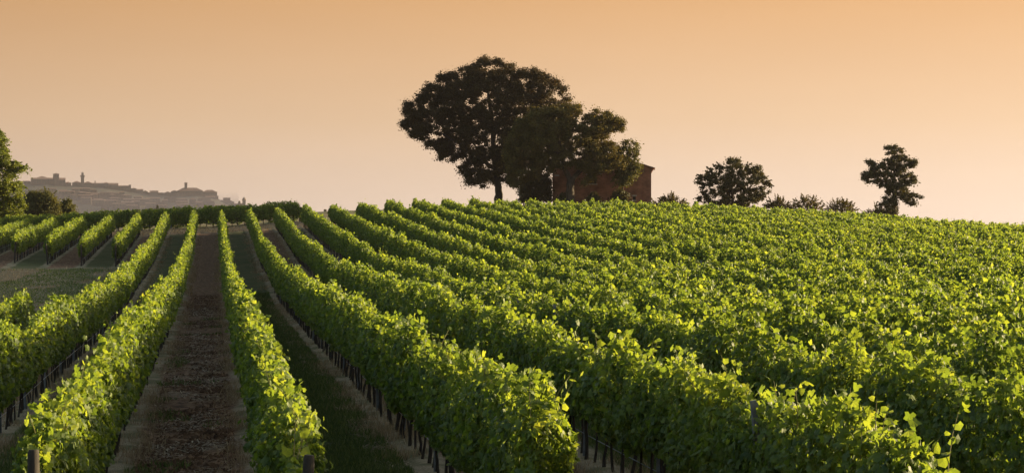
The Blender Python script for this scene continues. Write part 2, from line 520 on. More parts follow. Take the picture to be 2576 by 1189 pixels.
# ------------------------------------------------------------------ leaves
def fan(ang, rad, cup):
    a = np.radians(ang); r = np.asarray(rad)
    v = np.stack([np.sin(a) * r, -np.cos(a) * r, -cup * r * r], 1)        # tip points to -y
    v = np.vstack([[0, 0, 0.0], v])
    k = len(ang)
    return v, np.array([(0, 1 + i, 1 + (i + 1) % k) for i in range(k)])
LEAF = {
    'near': fan([0, 24, 48, 80, 112, 150, 180, 210, 248, 280, 312, 336], [1.0, .66, .93, .60, .84, .66, .22, .66, .84, .60, .93, .66], .22),
    'mid': fan([0, 58, 120, 180, 240, 302], [1.0, .86, .80, .30, .80, .86], .25),
    'far': (np.array([(0, -1.0, -.12), (.85, .05, .16), (0, .75, -.1), (-.85, .05, .16)]), np.array([(0, 1, 2), (0, 2, 3)])),
}
def leaves(pos, nrm, size, kind, down=0.6):
    """vertices and triangles of one leaf at each pos; nrm the rough facing; size per leaf (half length)"""
    tv, tt = LEAF[kind]
    n = len(pos)
    nrm = nrm / (np.linalg.norm(nrm, axis=1)[:, None] + 1e-9)
    tip = rng.normal(size=(n, 3)) * (1 - down) + np.array([0, 0, -1.0]) * down
    tip -= nrm * np.sum(tip * nrm, 1)[:, None]
    tip /= np.linalg.norm(tip, axis=1)[:, None] + 1e-9
    yv = -tip
    xv = np.cross(yv, nrm)
    loc = tv[None] * (1 + .16 * rng.normal(size=(n, len(tv), 1)))
    V = pos[:, None] + size[:, None, None] * (loc[..., 0:1] * xv[:, None] + loc[..., 1:2] * yv[:, None] + loc[..., 2:3] * nrm[:, None])
    T = (np.arange(n) * len(tv))[:, None, None] + tt[None]
    return V.reshape(-1, 3), T.reshape(-1, 3), len(tt)

# ------------------------------------------------------------------ vine rows
def hedge(P0, D, length, seed, lod, dens=1.0, hb=.71, ht=2.0, hw=.25):
    """leaf positions of a hedge running from P0 (x, y) along D for length; lod(depth) -> (kind, half size, leaves per metre)"""
    Vs, Ts, As = [], [], []
    nv = 0
    side = np.array([D[1], -D[0]])
    s0 = 0.0
    while s0 < length:
        s1 = min(s0 + 6.0, length)
        mid = np.array(P0) + np.array(D) * (s0 + s1) / 2
        dep = mid[1] * math.cos(YAW) + mid[0] * math.sin(YAW)
        kind, hs, per = lod(dep)
        n = int(per * dens * (s1 - s0))
        s = rng.uniform(s0, s1, n)
        # plant-to-plant variation
        H = ht - .03 + (vnoise(s / .8, seed=seed) - .5) * .42 + (vnoise(s / 5.0, seed=seed + 1) - .5) * .26 + .22 * np.clip(vnoise(s / .55, seed=seed + 9) - .72, 0, 1) / .28
        H = H - .34 * np.clip(vnoise(s / 1.1, seed=seed + 12) - .80, 0, .12) / .12
        B = hb + (vnoise(s / .7, seed=seed + 2) - .5) * .42
        lo_end = np.clip(np.minimum(s, length - s) / .9, 0, 1)          # the last vine of a row hangs lower
        H = H - .42 * (1 - lo_end) ** 1.2
        u = rng.uniform(0, 1, n) ** .92
        sg = np.where(rng.uniform(size=n) < .5, -1.0, 1.0)
        h = B + (H - B) * u
        prof = np.clip(1 - np.abs(2 * u - .92) ** 3.2, 0.03, 1) ** .5
        lump = .62 + .8 * vnoise(s / .42, h / .36 + 40 * sg, seed + 3) * (.75 + .5 * vnoise(s / 1.1, h / .9 + 9 * sg, seed + 4))
        wd = hw * prof * lump
        inn = np.where(rng.uniform(size=n) < .24, rng.uniform(0, 2, n), np.abs(rng.normal(0, .28, n)))   # some leaves fill the core
        lat = sg * wd * (1.06 - inn)
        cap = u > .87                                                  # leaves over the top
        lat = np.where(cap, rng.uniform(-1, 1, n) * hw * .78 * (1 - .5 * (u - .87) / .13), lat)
        h = np.where(cap, h + rng.exponential(.045, n), h)
        stray = rng.uniform(size=n) < .022                             # shoots that stand off or up
        lat = np.where(stray, lat * 1.45, lat)
        h = np.where(stray & cap, h + rng.uniform(0, .26, n), h)
        xy = np.array(P0)[None] + s[:, None] * np.array(D)[None] + lat[:, None] * side[None]
        base = ground_z(xy[:, 0] - lat * side[0], xy[:, 1] - lat * side[1])
        pos = np.column_stack([xy, base + h])
        nr = np.column_stack([side[0] * sg, side[1] * sg, np.full(n, .28)])
        nr = np.where(cap[:, None], np.array([0, 0, .5]) + np.array([.8, .8, .35]) * rng.normal(size=(n, 3)), nr + .60 * rng.normal(size=(n, 3)))
        sz = hs * rng.uniform(.62, 1.22, n)
        sz = np.where(stray | (cap & (rng.uniform(size=n) < .4)), sz * .78, sz)
        v, tt, k = leaves(pos, nr, sz, kind, .62)
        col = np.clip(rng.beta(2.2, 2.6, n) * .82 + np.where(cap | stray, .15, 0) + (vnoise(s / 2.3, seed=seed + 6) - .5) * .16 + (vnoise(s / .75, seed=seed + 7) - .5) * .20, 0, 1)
        Vs.append(v); Ts.append(tt + nv); As.append(np.repeat(col, k)); nv += len(v)
        s0 = s1
    return np.concatenate(Vs), np.concatenate(Ts), np.concatenate(As)

def lod(dep):
    if dep < 30: return 'near', .063, 1400
    if dep < 52: return 'mid', .070, 1050
    if dep < 85: return 'mid', .082, 680
    if dep < 125: return 'far', .098, 520
    return 'far', .108, 430

def shoots(P0, D, length, seed, every, near):
    """thin canes that stick out of the top with a few small leaves"""
    mb = MB(); LV = []
    s = rng.uniform(0, every)
    side = np.array([D[1], -D[0]])
    while s < length:
        xy = np.array(P0) + np.array(D) * s
        dep = xy[1] * math.cos(YAW) + xy[0] * math.sin(YAW)
        off = float(np.clip(rng.normal(0, .09), -.14, .14))
        p = np.array([*(xy + side * off), gz(*xy) + 1.58])
        ln = rng.uniform(.45, .74) if rng.uniform() > .06 else rng.uniform(.75, .95)
        d = np.array([rng.normal(0, .17), rng.normal(0, .24), 1.0]); d /= np.linalg.norm(d)
        bend = np.array([rng.normal(0, .14), rng.normal(0, .2), -.10])
        q = [p + d * ln * t + bend * ln * t * t for t in (0, .35, .7, 1)]
        mb.tube(q, [.006, .005, .004, .002], n=4, cap=False, m=1)
        for t in np.linspace(.2, 1, int(3 + ln * 9)):
            c = p + d * ln * t + bend * ln * t * t + rng.normal(0, .035, 3)
            LV.append((c, .074 * (1.12 - .55 * t)))
        s += rng.exponential(every) + .1
    if LV:
        pos = np.array([c for c, _ in LV]); sz = np.array([z for _, z in LV]) * rng.uniform(.8, 1.2, len(LV))
        v, tt, k = leaves(pos, rng.normal(size=(len(pos), 3)) + (0, 0, .3), sz, 'mid' if near else 'far', .45)
        mb.add(v, tt, a=np.repeat(np.clip(rng.normal(.62, .12, len(pos)), 0, .9), k))
    return mb

# shared trunk and post meshes, standing at the origin
def trunk_mesh(i):
    mb = MB()
    r = .021 + .009 * (i % 3) / 2
    x = np.cumsum(rng.normal(0, .018, 7)); y = np.cumsum(rng.normal(0, .022, 7))
    z = np.array([-.12, .06, .22, .40, .58, .74, .92])
    mb.tube(np.stack([x - x[1], y - y[1], z], 1), r * np.array([1.5, 1.2, 1, .95, .95, 1.1, .9]), n=7, wob=.10)
    for sg in (-1, 1):
        mb.tube([(x[5] - x[1], y[5] - y[1], .74), (x[5] - x[1] + .02, y[5] - y[1] + .16 * sg, .84), (x[5] - x[1], y[5] - y[1] + .40 * sg, .88)], [r * .7, r * .55, r * .35], n=5)
    return mb.mesh('trunk', M['vine_bark'], True)
TRUNKS = [trunk_mesh(i) for i in range(7)]
def post_mesh():
    mb = MB()
    mb.box((-.030, -.022, -.3), (.030, .022, 1.86))
    mb.box((-.038, -.030, 1.78), (.038, -.022, 1.84))
    return mb.mesh('post', M['post_metal'])
POST = post_mesh()
def end_post_mesh():
    mb = MB()
    z = np.array([-.3, .0, .5, 1.0, 1.42, 1.53, 1.57])
    mb.tube(np.stack([.012 * np.sin(z * 3), .0 * z, z], 1), [.064, .064, .061, .060, .059, .057, .047], n=14, wob=.025)
    return mb.mesh('end_post', M['post_wood'], True)
ENDPOST = end_post_mesh()

def vine_row(X, y0, y1, label, seed, trunks=True, ends=(True, True), group='vine rows climbing the hill', sh_every=.9, D=(0, 1), x0=None, endh=1.0, hb=.71):
    P0 = (X, y0) if x0 is None else (x0, y0)
    length = y1
    if x0 is None: length = y1 - y0
    root = empty('vine_row', (P0[0], P0[1], gz(*P0)))
    tag(root, label, 'vine row', group)
    V, T, A = hedge(P0, D, length, seed, lod, hb=hb)
    mb = shoots(P0, D, length, seed, sh_every, P0[1] < 60)
    mb.add(V, T, a=A)
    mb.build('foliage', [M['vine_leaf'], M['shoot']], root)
    pts = []
    for k in range(int(length / .64)):
        s = .3 + .64 * k + rng.normal(0, .05)
        pts.append((P0[0] + D[0] * s + rng.normal(0, .025), P0[1] + D[1] * s))
    def put(me, name, x, y, rz, sc_=1.0):
        o = link(name, me, root, (x, y, gz(x, y)))
        o.rotation_euler = (rng.normal(0, .04), rng.normal(0, .04), rz)
        o.scale = (1, 1, sc_)
    if trunks:
        for i, (x, y) in enumerate(pts[:100]):
            put(TRUNKS[int(rng.integers(len(TRUNKS)))], 'trunk', x, y, rng.choice([0, math.pi]) + rng.normal(0, .2) + (math.pi / 2 if D[0] else 0))
        rest = pts[100:]
    else:
        rest = pts
    if rest:
        vv, tt, nn = [], [], 0
        me = TRUNKS[0]
        c = np.empty(len(me.vertices) * 3, np.float32); me.vertices.foreach_get('co', c); c = c.reshape(-1, 3)
        f = np.empty(len(me.loops), np.int32); me.loops.foreach_get('vertex_index', f); f = f.reshape(-1, 3)
        q = np.array(rest); zq = ground_z(q[:, 0], q[:, 1])
        c = c[:, [1, 0, 2]] if D[0] else c
        V = (np.column_stack([q, zq])[:, None] + c[None] * rng.uniform(.8, 1.2, (len(q), 1, 1)) * np.array([1, 1, 1])).reshape(-1, 3)
        T = ((np.arange(len(q)) * len(c))[:, None, None] + f[None]).reshape(-1, 3)
        o = link('trunk', np_mesh('trunk', V, T, M['vine_bark'], smooth=True), root)
        if len(rest) > 1: tag(o, kind='stuff')
    k = 0
    s = 5.2
    while s < length - 2 and k < 34:
        x, y = P0[0] + D[0] * s, P0[1] + D[1] * s
        put(POST, 'post', x, y, rng.normal(0, .1))
        s += 5.4; k += 1
    for e_, s in zip(ends, (-.28, length + .12)):
        if e_:
            put(ENDPOST, 'end_post', P0[0] + D[0] * s, P0[1] + D[1] * s, rng.uniform(0, 6), endh if s < 0 else 1.0)
    # trellis wires
    st = np.arange(-.1, length + .1, 1.5)
    xs, ys = P0[0] + D[0] * st, P0[1] + D[1] * st
    zs = ground_z(xs, ys)
    wb = MB()
    for hh in (.42, .80, 1.25, 1.62):
        wb.tube(np.stack([xs + .03, ys, zs + hh], 1), .003 if hh > .5 else .008, n=4, cap=False)
    wb.build('wire', M['wire'], root)
    return root

def nth(k):
    return ['', 'first', 'second', 'third', 'fourth', 'fifth', 'sixth', 'seventh', 'eighth', 'ninth', 'tenth', 'eleventh', 'twelfth'][k] if k < 13 else f'{k}th' if k not in (21, 22, 23, 31, 32, 33) else {21: '21st', 22: '22nd', 23: '23rd', 31: '31st', 32: '32nd', 33: '33rd'}[k]

def end_h(n, y):
    # height of the near end post of row n whose top is seen at picture height y
    X, Y = ROWX[n], near_end(ROWX[n]) - .28
    z = CAMZ + (YH - y) / F * (Y * math.cos(YAW) + X * math.sin(YAW))
    print('end post', n, z - gz(X, Y))
    return min(max((z - gz(X, Y)) / 1.57, .75), 1.35)
YMIN = lambda X: X / ratio(2576 + 330)
vine_row(ROWX[0], 31.0, far_end(ROWX[0]), 'leafy vine row on the left, next to the open grass field', 100)
vine_row(ROWX[1], near_end(ROWX[1]), far_end(ROWX[1]), 'vine row edging the bare earth alley, with a round wooden post at its near end', 110, sh_every=.7, endh=end_h(1, 1133))
vine_row(ROWX[2], near_end(ROWX[2]) + .2, far_end(ROWX[2]), 'narrow vine row between the bare earth alley and the grass alley', 120, sh_every=.7, endh=end_h(2, 1150))
vine_row(ROWX[3], near_end(ROWX[3]), far_end(ROWX[3]), 'vine row along the right of the grass alley, its leafy near end in front', 130, sh_every=.7, endh=end_h(3, 1183))
n = 4
while True:
    X = ROWX[n]
    y0 = max(near_end(X), YMIN(X), 14.0)
    y1 = far_end(X)
    if y0 > y1 - 6 or n > 33: break
    vine_row(X, y0, y1, f'vine row on the slope, {nth(n - 2)} one to the right of the grass alley', 100 + 10 * n, trunks=n <= 9, ends=(y0 == near_end(X), True))
    n += 1
vine_row(ROWX[-1], 52.0, 76.0, 'short end piece of a vine row at the left edge, before the grass field', 60, ends=(False, True))
for k in range(1, 8):
    X = ROWX[-k]
    y0 = 145 + (k - 1) * 2.2
    vine_row(X, y0, 191.0, f'short vine row behind the grass field, {nth(k)} to the left of the long rows', 20 + k, group='short vine rows behind the grass field')
# the row that crosses behind the far ends
xa, xb = 204 * ratio(-260), 204 * ratio(756)
for k, lab in enumerate(('dark vine row running crosswise behind the far ends of the long rows', 'second crosswise vine row, hidden behind the first one', 'third crosswise vine row, at the back of the headland')):
    vine_row(0, 204.0 + 2.5 * k, xb - xa, lab, 5 + 50 * k, D=(1, 0), x0=xa, group='vine rows across the far headland', trunks=k == 0, hb=(.66, .5, .25)[k])

# ------------------------------------------------------------------ grass, dry grass and straw
def blades(pts, h, wid, lean=.5):
    n = len(pts)
    z = ground_z(pts[:, 0], pts[:, 1]) + .01
    b = np.column_stack([pts, z])
    a = rng.uniform(0, 2 * math.pi, n)
    ax = np.column_stack([np.cos(a), np.sin(a), np.zeros(n)])
    d = np.column_stack([rng.normal(0, lean, n), rng.normal(0, lean, n), np.ones(n)])
    d /= np.linalg.norm(d, axis=1)[:, None]
    V = np.stack([b - ax * wid, b + ax * wid, b + d * h[:, None]], 1).reshape(-1, 3)
    return V, np.arange(3 * n).reshape(-1, 3)

def scatter(x0, x1, y0, y1, n, sel=None):
    y = y0 * (y1 / y0) ** rng.uniform(size=n)       # denser close by
    x = rng.uniform(x0, x1, n)
    p = np.column_stack([x, y])
    if sel is not None: p = p[sel(x, y)]
    return p
gp = []
for a in (0, 2, 4):
    gp.append(scatter(ROWX[a] + .35, ROWX[a + 1] - .35, 15, 110, 130000 if a == 2 else 70000, lambda x, y: vnoise(x * .8, y * .45, 8) > .08))
gp.append(scatter(-20, ROWX[0] - .5, 60, 143, 60000, lambda x, y: vnoise(x * .3, y * .2, 9) > .42))
gp.append(scatter(ROWX[1] + .3, ROWX[2] - .3, 15, 90, 22000, lambda x, y: vnoise(x * .9, y * .6, 12) > .72))
gp = np.concatenate(gp)
V, T = blades(gp, rng.uniform(.04, .14, len(gp)) * (.5 + vnoise(gp[:, 0] * 2, gp[:, 1] * 1.3, 21)), .008 * (1 + gp[:, 1:2] / 40))
tag(link('grass', np_mesh('grass', V, T, M['grass'], rng.beta(2, 2, len(gp)))), kind='stuff')
dp = []
for a in range(0, 8):
    for sg in (-1, 1):
        q = scatter(0, 1, 15, 185, 15000 if a < 5 else 5000)
        q[:, 0] = ROWX[a] + sg * np.abs(rng.normal(.30, .22, len(q)))
        dp.append(q[(vnoise(q[:, 0] * .7 + a * 9, q[:, 1] * .6, 14) > .38)])
dp.append(scatter(-20, ROWX[0] - .5, 60, 143, 30000, lambda x, y: vnoise(x * .3, y * .2, 9) < .46))
dp.append(np.column_stack([rng.uniform(-24, 14, 16000), rng.uniform(190.5, 203, 16000)]))
dp = np.concatenate(dp)
hh = rng.uniform(.05, .22, len(dp)) * (.5 + vnoise(dp[:, 0] * 1.2, dp[:, 1] * .8, 15))
V, T = blades(dp, hh, .0045 * (1 + dp[:, 1:2] / 40), .38)
tag(link('dry_grass', np_mesh('dry_grass', V, T, M['straw'], rng.beta(2, 2.4, len(dp)))), kind='stuff')
sp = np.concatenate([scatter(ROWX[1] + .3, ROWX[2] - .3, 15, 100, 14000, lambda x, y: vnoise(x * 1.1, y * .8, 17) > .4),
                     scatter(ROWX[3] + .2, ROWX[4] - .2, 60, 150, 9000),
                     scatter(ROWX[2] + 1.75, ROWX[3] - .3, 15, 90, 12000)])
z = ground_z(sp[:, 0], sp[:, 1]) + rng.uniform(.0, .05, len(sp))
a = rng.uniform(0, math.pi, len(sp)); ln = rng.uniform(.04, .16, len(sp))
d = np.column_stack([np.cos(a), np.sin(a), rng.normal(0, .12, len(sp))]) * ln[:, None]
q = np.column_stack([-np.sin(a), np.cos(a), np.zeros(len(sp))]) * .0055 * (1 + sp[:, 1:2] / 40)
c = np.column_stack([sp, z])
V = np.stack([c - d - q, c + d - q, c + d + q, c - d + q], 1).reshape(-1, 3)
tag(link('straw_litter', np_mesh('straw_litter', V, np.arange(4 * len(sp)).reshape(-1, 4), M['straw'], rng.beta(2, 2.4, len(sp)))), kind='stuff')

# clods of turned earth in the tilled alleys
cp = np.concatenate([scatter(ROWX[1] + .45, ROWX[2] - .45, 14.5, 110, 26000, lambda x, y: vnoise(x * 1.4, y * .9, 31) > .30),
                     scatter(ROWX[3] + .45, ROWX[4] - .45, 50, 150, 7000)])
oc = np.array([(1, 0, 0), (0, 1, 0), (-1, 0, 0), (0, -1, 0), (0, 0, .75), (0, 0, -.6)], float)
of = np.array([(0, 1, 4), (1, 2, 4), (2, 3, 4), (3, 0, 4), (1, 0, 5), (2, 1, 5), (3, 2, 5), (0, 3, 5)])
r_ = rng.gamma(2.2, .012, len(cp)) + .010
r_ = np.minimum(r_, .075)
a_ = rng.uniform(0, 6.28, len(cp))
v_ = oc[None] * rng.uniform(.6, 1.3, (len(cp), 6, 1)) * r_[:, None, None]
vx = v_[..., 0] * np.cos(a_)[:, None] - v_[..., 1] * np.sin(a_)[:, None]
vy = v_[..., 0] * np.sin(a_)[:, None] + v_[..., 1] * np.cos(a_)[:, None]
V = np.stack([vx + cp[:, :1], vy + cp[:, 1:2], v_[..., 2] + (ground_z(cp[:, 0], cp[:, 1]) + .012)[:, None]], -1).reshape(-1, 3)
T = ((np.arange(len(cp)) * 6)[:, None, None] + of[None]).reshape(-1, 3)
M['clod'] = leaf_mat('clod', [(0, (.04, .021, .012)), (.6, (.12, .065, .036)), (1, (.25, .15, .088))], (1, 1, 1), tfac=0.0, spec=.1, rough=.95)
tag(link('soil_clods', np_mesh('soil_clods', V, T, M['clod'], np.repeat(rng.beta(2, 2.4, len(cp)), 8))), kind='stuff')

# ------------------------------------------------------------------ trees
def inside(poly, x, y):
    poly = np.asarray(poly, float)
    x0, y0 = poly[:, 0], poly[:, 1]
    x1, y1 = np.roll(x0, -1), np.roll(y0, -1)
    c = ((y0[None] > y[:, None]) != (y1[None] > y[:, None])) & (x[:, None] < (x1 - x0)[None] * (y[:, None] - y0[None]) / ((y1 - y0)[None] + 1e-9) + x0[None])
    return c.sum(1) % 2 == 1
def edge_dist(poly, x, y):
    poly = np.asarray(poly, float)
    a = poly; b = np.roll(poly, -1, 0)
    p = np.stack([x, y], 1)[:, None]
    ab = (b - a)[None]; ap = p - a[None]
    t = np.clip((ap * ab).sum(2) / ((ab ** 2).sum(2) + 1e-9), 0, 1)
    return np.sqrt(((ap - t[..., None] * ab) ** 2).sum(2)).min(1)

def tree(name, label, cat, poly, depth, base, limbs, clumps, per, leaf, mat, clump_r=(.6, 1.1), thick=.8, seed=1, trunk_r=.4, twigs=40,
         kind='far', up=0.0, group=None, droop=0.0, spray=0.0, flat=.75, gaps=(), spray_len=1.0):
    """poly: the crown's outline in picture coordinates, at the tree's own depth; the crown is as deep as it is wide.
    limbs: lists of (x, y, depth offset, radius) along the trunk and main branches"""
    g = np.random.default_rng(seed)
    m_px = F / depth                                    # pixels per metre there
    pl = np.asarray(poly, float)
    cx, cyy = pl.mean(0)
    rb = pix(base[0], base[1], depth)
    root = empty(name, rb)
    tag(root, label, cat, group)
    x = g.uniform(pl[:, 0].min(), pl[:, 0].max(), clumps * 30)
    y = g.uniform(pl[:, 1].min(), pl[:, 1].max(), clumps * 30)
    ins = inside(pl, x, y)
    x, y = x[ins], y[ins]
    ed = edge_dist(pl, x, y) / m_px
    r = g.uniform(*clump_r, len(x))
    ok = ed > r * .45
    for gx_, gy_, gr_ in gaps:
        ok &= np.hypot(x - gx_, y - gy_) > gr_ * .55 + r * m_px * .2
    x, y, ed, r = x[ok], y[ok], ed[ok], r[ok]
    emax = ed.max() if len(ed) else 1
    # spread the clumps: reject those too close to an earlier one
    half = thick * np.sqrt(np.clip(ed * (2 * emax - ed), 0, None))
    dz = g.uniform(-1, 1, len(x)) * half
    keep = []
    P = np.stack([x / m_px, y / m_px, dz], 1)
    for i in range(len(P)):
        if len(keep) >= clumps: break
        if keep:
            dd = np.linalg.norm((P[keep] - P[i]), axis=1)
            if dd.min() < .62 * r[i]: continue
        keep.append(i)
    C = np.array([pix(x[i], y[i], depth + dz[i]) for i in keep]); CR = r[keep]
    # branches
    tb = MB()
    nodes = []
    zb = gz(rb[0], rb[1])
    for li, lb in enumerate(limbs):
        if li == 0:
            lb = [(lb[0][0], YH + (CAMZ - zb + .3) * F / depth, lb[0][2], lb[0][3] * 1.2)] + lb
        q = np.array([pix(a, b, depth + c) for a, b, c, _ in lb]); rr = np.array([e for *_, e in lb])
        t = np.arange(len(q)); tt = np.linspace(0, len(q) - 1, 5 * (len(q) - 1) + 1)
        qq = np.stack([np.interp(tt, t, q[:, k]) for k in range(3)], 1)
        k_ = np.array([.25, .5, .25])
        for _ in range(2):
            qq[1:-1] = .25 * qq[:-2] + .5 * qq[1:-1] + .25 * qq[2:]
        qq[1:-1] += g.normal(0, .03, (len(qq) - 2, 3))
        ra = np.interp(tt, t, rr)
        tb.tube(qq, ra, n=9, wob=.07)
        nodes += [(p, a) for p, a in zip(qq[3:], ra[3:])]
    NP = np.array([p for p, _ in nodes]); NR = np.array([a for _, a in nodes])
    order = np.argsort(np.linalg.norm(C - NP.mean(0), axis=1))
    for i in order[:twigs]:
        d = np.linalg.norm(NP - C[i], axis=1)
        j = d.argmin()
        L_ = d[j]
        if L_ < .15: continue
        r0 = min(NR[j] * .7, .02 + .028 * L_)
        mid1 = NP[j] + (C[i] - NP[j]) * .35 + g.normal(0, .08 * L_, 3) + (0, 0, .04 * L_)
        mid2 = NP[j] + (C[i] - NP[j]) * .7 + g.normal(0, .07 * L_, 3)
        tb.tube([NP[j], mid1, mid2, C[i]], [r0, r0 * .75, r0 * .5, r0 * .2], n=5)
        NP = np.vstack([NP, [mid1], [mid2]]); NR = np.concatenate([NR, [r0 * .75, r0 * .5]])
    tb.build('trunk', M['bark'], root, True)
    # leaves: uneven shells round each clump, thin and open towards the rim
    Vs, Ts, As, nv = [], [], [], 0
    for c, rad in zip(C, CR):
        n = int(per * (rad / np.mean(clump_r)) ** 2 * g.uniform(.75, 1.2))
        v = g.normal(size=(n, 3)); v /= np.linalg.norm(v, axis=1)[:, None]
        lob = .65 + .7 * vnoise(v[:, 0] * 2.2 + c[0] * 7, v[:, 1] * 2.2 + v[:, 2] * 2.6 + c[2] * 5, seed)
        rr = rad * lob * np.minimum(np.abs(g.normal(0, .62, n)) + .12, 1.7)
        p = c + v * rr[:, None] * np.array([1, 1, flat])
        if up:
            p[:, 2] += up * rad * np.clip(g.exponential(.5, n), 0, 1.6) * (v[:, 2] > 0)
        if droop:
            p[:, 2] -= droop * (rr / rad) ** 2 * rad
        nr = v + .7 * g.normal(size=(n, 3)) + (0, 0, .35)
        sz = leaf * g.uniform(.6, 1.25, n)
        V, T, k = leaves(p, nr, sz, kind, .35)
        tone = np.clip(g.beta(2, 2, n) * .7 + .3 * g.uniform(), 0, 1)
        Vs.append(V); Ts.append(T + nv); As.append(np.repeat(tone, k)); nv += len(V)
    if spray:
        # shoots standing out of the outline
        ns = int(spray)
        ex = g.integers(0, len(C), ns)
        tw = MB()
        for i in ex:
            d = C[i] - C.mean(0) + g.normal(0, .4, 3) * np.linalg.norm(C[i] - C.mean(0)) + np.array([0, 0, 1.2 * abs(up) * CR[i] + .2])
            d /= np.linalg.norm(d)
            ln = CR[i] * g.uniform(1.1, 1.75) * spray_len
            t = np.linspace(.3, 1, 12)
            dr = np.array([0, 0, -droop * ln]) if droop else np.zeros(3)
            q = C[i] + d[None] * ln * t[:, None] + dr[None] * (t ** 2)[:, None]
            n = 34
            tt = g.uniform(.35, 1, n)
            p = C[i] + d[None] * ln * tt[:, None] + dr[None] * (tt ** 2)[:, None] + g.normal(0, .10 * CR[i] + .02, (n, 3)) * (1.15 - tt)[:, None]
            V, T, k = leaves(p, g.normal(size=(n, 3)) + (0, 0, .4), leaf * g.uniform(.5, 1.0, n), kind, .35)
            Vs.append(V); Ts.append(T + nv); As.append(np.repeat(g.beta(2, 2, n), k)); nv += len(V)
    link('crown', np_mesh('crown', np.concatenate(Vs), np.concatenate(Ts), mat, np.concatenate(As)), root)
    return root

DT = 212.0
tree('oak_tree', 'tallest oak on the crest, with a wide dark crown leaning out to the left', 'tree',
     [(1008, 290), (1022, 255), (1060, 225), (1070, 205), (1105, 188), (1150, 165), (1195, 150), (1215, 143), (1282, 150), (1302, 172), (1345, 170), (1365, 182), (1405, 195), (1428, 215), (1426, 238), (1450, 262), (1440, 330), (1400, 400), (1330, 440), (1310, 470),
      (1285, 470), (1270, 462), (1240, 470), (1205, 476), (1178, 465), (1155, 435), (1150, 405), (1120, 412), (1098, 402), (1085, 378), (1055, 365), (1040, 345), (1012, 322)],
     DT + 3, (1254, 512),
     [[(1254, 520, 0, .50), (1254, 490, 0, .42), (1250, 440, 0, .36), (1243, 380, 0, .30), (1236, 300, .3, .22), (1225, 210, .5, .08)],
      [(1250, 430, 0, .26), (1205, 395, -1.2, .20), (1170, 370, -2, .15), (1110, 335, -2.5, .07)],
      [(1245, 390, 0, .22), (1285, 340, 1.2, .17), (1330, 290, 2, .12), (1375, 235, 2, .05)],
      [(1238, 330, 0, .18), (1180, 270, 2, .12), (1110, 235, 2.5, .05)],
      [(1240, 350, 0, .16), (1270, 270, -2, .11), (1290, 195, -2.5, .04)],
      [(1250, 440, 0, .15), (1215, 430, -1.5, .1), (1180, 430, -2, .04)]],
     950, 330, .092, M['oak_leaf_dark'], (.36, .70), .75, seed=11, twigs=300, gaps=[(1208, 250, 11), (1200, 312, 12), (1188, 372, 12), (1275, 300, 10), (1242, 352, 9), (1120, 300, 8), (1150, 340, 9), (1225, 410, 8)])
tree('oak_tree', 'forked oak standing in front of the brick house', 'tree',
     [(1265, 370), (1285, 335), (1300, 300), (1340, 268), (1395, 262), (1450, 255), (1480, 285), (1500, 268), (1520, 275), (1560, 290), (1577, 318), (1560, 335), (1535, 345), (1560, 365), (1580, 400), (1570, 430), (1530, 440), (1500, 450), (1470, 470),
      (1450, 462), (1470, 440), (1440, 420), (1400, 425), (1390, 440), (1360, 440), (1330, 470), (1290, 480), (1270, 440)],
     DT - 7, (1436, 515),
     [[(1438, 520, 0, .50), (1432, 485, 0, .44), (1436, 452, 0, .42)],
      [(1436, 455, 0, .32), (1420, 425, 0, .27), (1412, 385, -.4, .22), (1400, 330, -.6, .13), (1390, 285, -.6, .05)],
      [(1438, 455, 0, .28), (1455, 432, .2, .24), (1482, 412, .4, .18), (1510, 360, .8, .12), (1530, 305, .8, .05)],
      [(1414, 395, -.3, .16), (1370, 360, -1.2, .12), (1310, 345, -1.5, .05)],
      [(1412, 385, -.3, .15), (1440, 330, 1, .1), (1455, 285, 1.2, .05)],
      [(1480, 413, .4, .12), (1530, 420, .2, .06)]],
     580, 220, .094, M['front_oak_leaf'], (.34, .62), .75, seed=12, twigs=180, gaps=[(1425, 400, 8), (1455, 400, 10), (1500, 400, 8), (1345, 300, 6), (1470, 330, 9), (1420, 330, 6)])
tree('olive_tree', 'slender feathery tree overhanging the right corner of the brick house', 'tree',
     [(1535, 400), (1545, 365), (1570, 350), (1600, 348), (1612, 370), (1605, 395), (1618, 430), (1600, 445), (1580, 470), (1555, 480), (1540, 455)],
     DT - 6, (1568, 515),
     [[(1568, 520, 0, .11), (1565, 470, 0, .09), (1575, 410, 0, .05), (1590, 365, 0, .02)], [(1566, 460, 0, .06), (1550, 410, .2, .02)], [(1570, 440, 0, .05), (1600, 420, -.3, .02)]],
     110, 60, .10, M['olive_brown_leaf'], (.35, .6), .6, seed=13, twigs=30, spray=42, up=.1)
tree('laurel_bush', 'dark round bush between the tall oak and the brick house', 'bush',
     [(1300, 500), (1305, 470), (1325, 440), (1355, 425), (1385, 440), (1392, 480), (1388, 512), (1302, 512)],
     DT - 2, (1350, 520), [[(1350, 522, 0, .12), (1348, 490, 0, .08), (1345, 450, 0, .03)]], 170, 50, .13, M['oak_leaf'], (.4, .7), .8, seed=14, twigs=12)
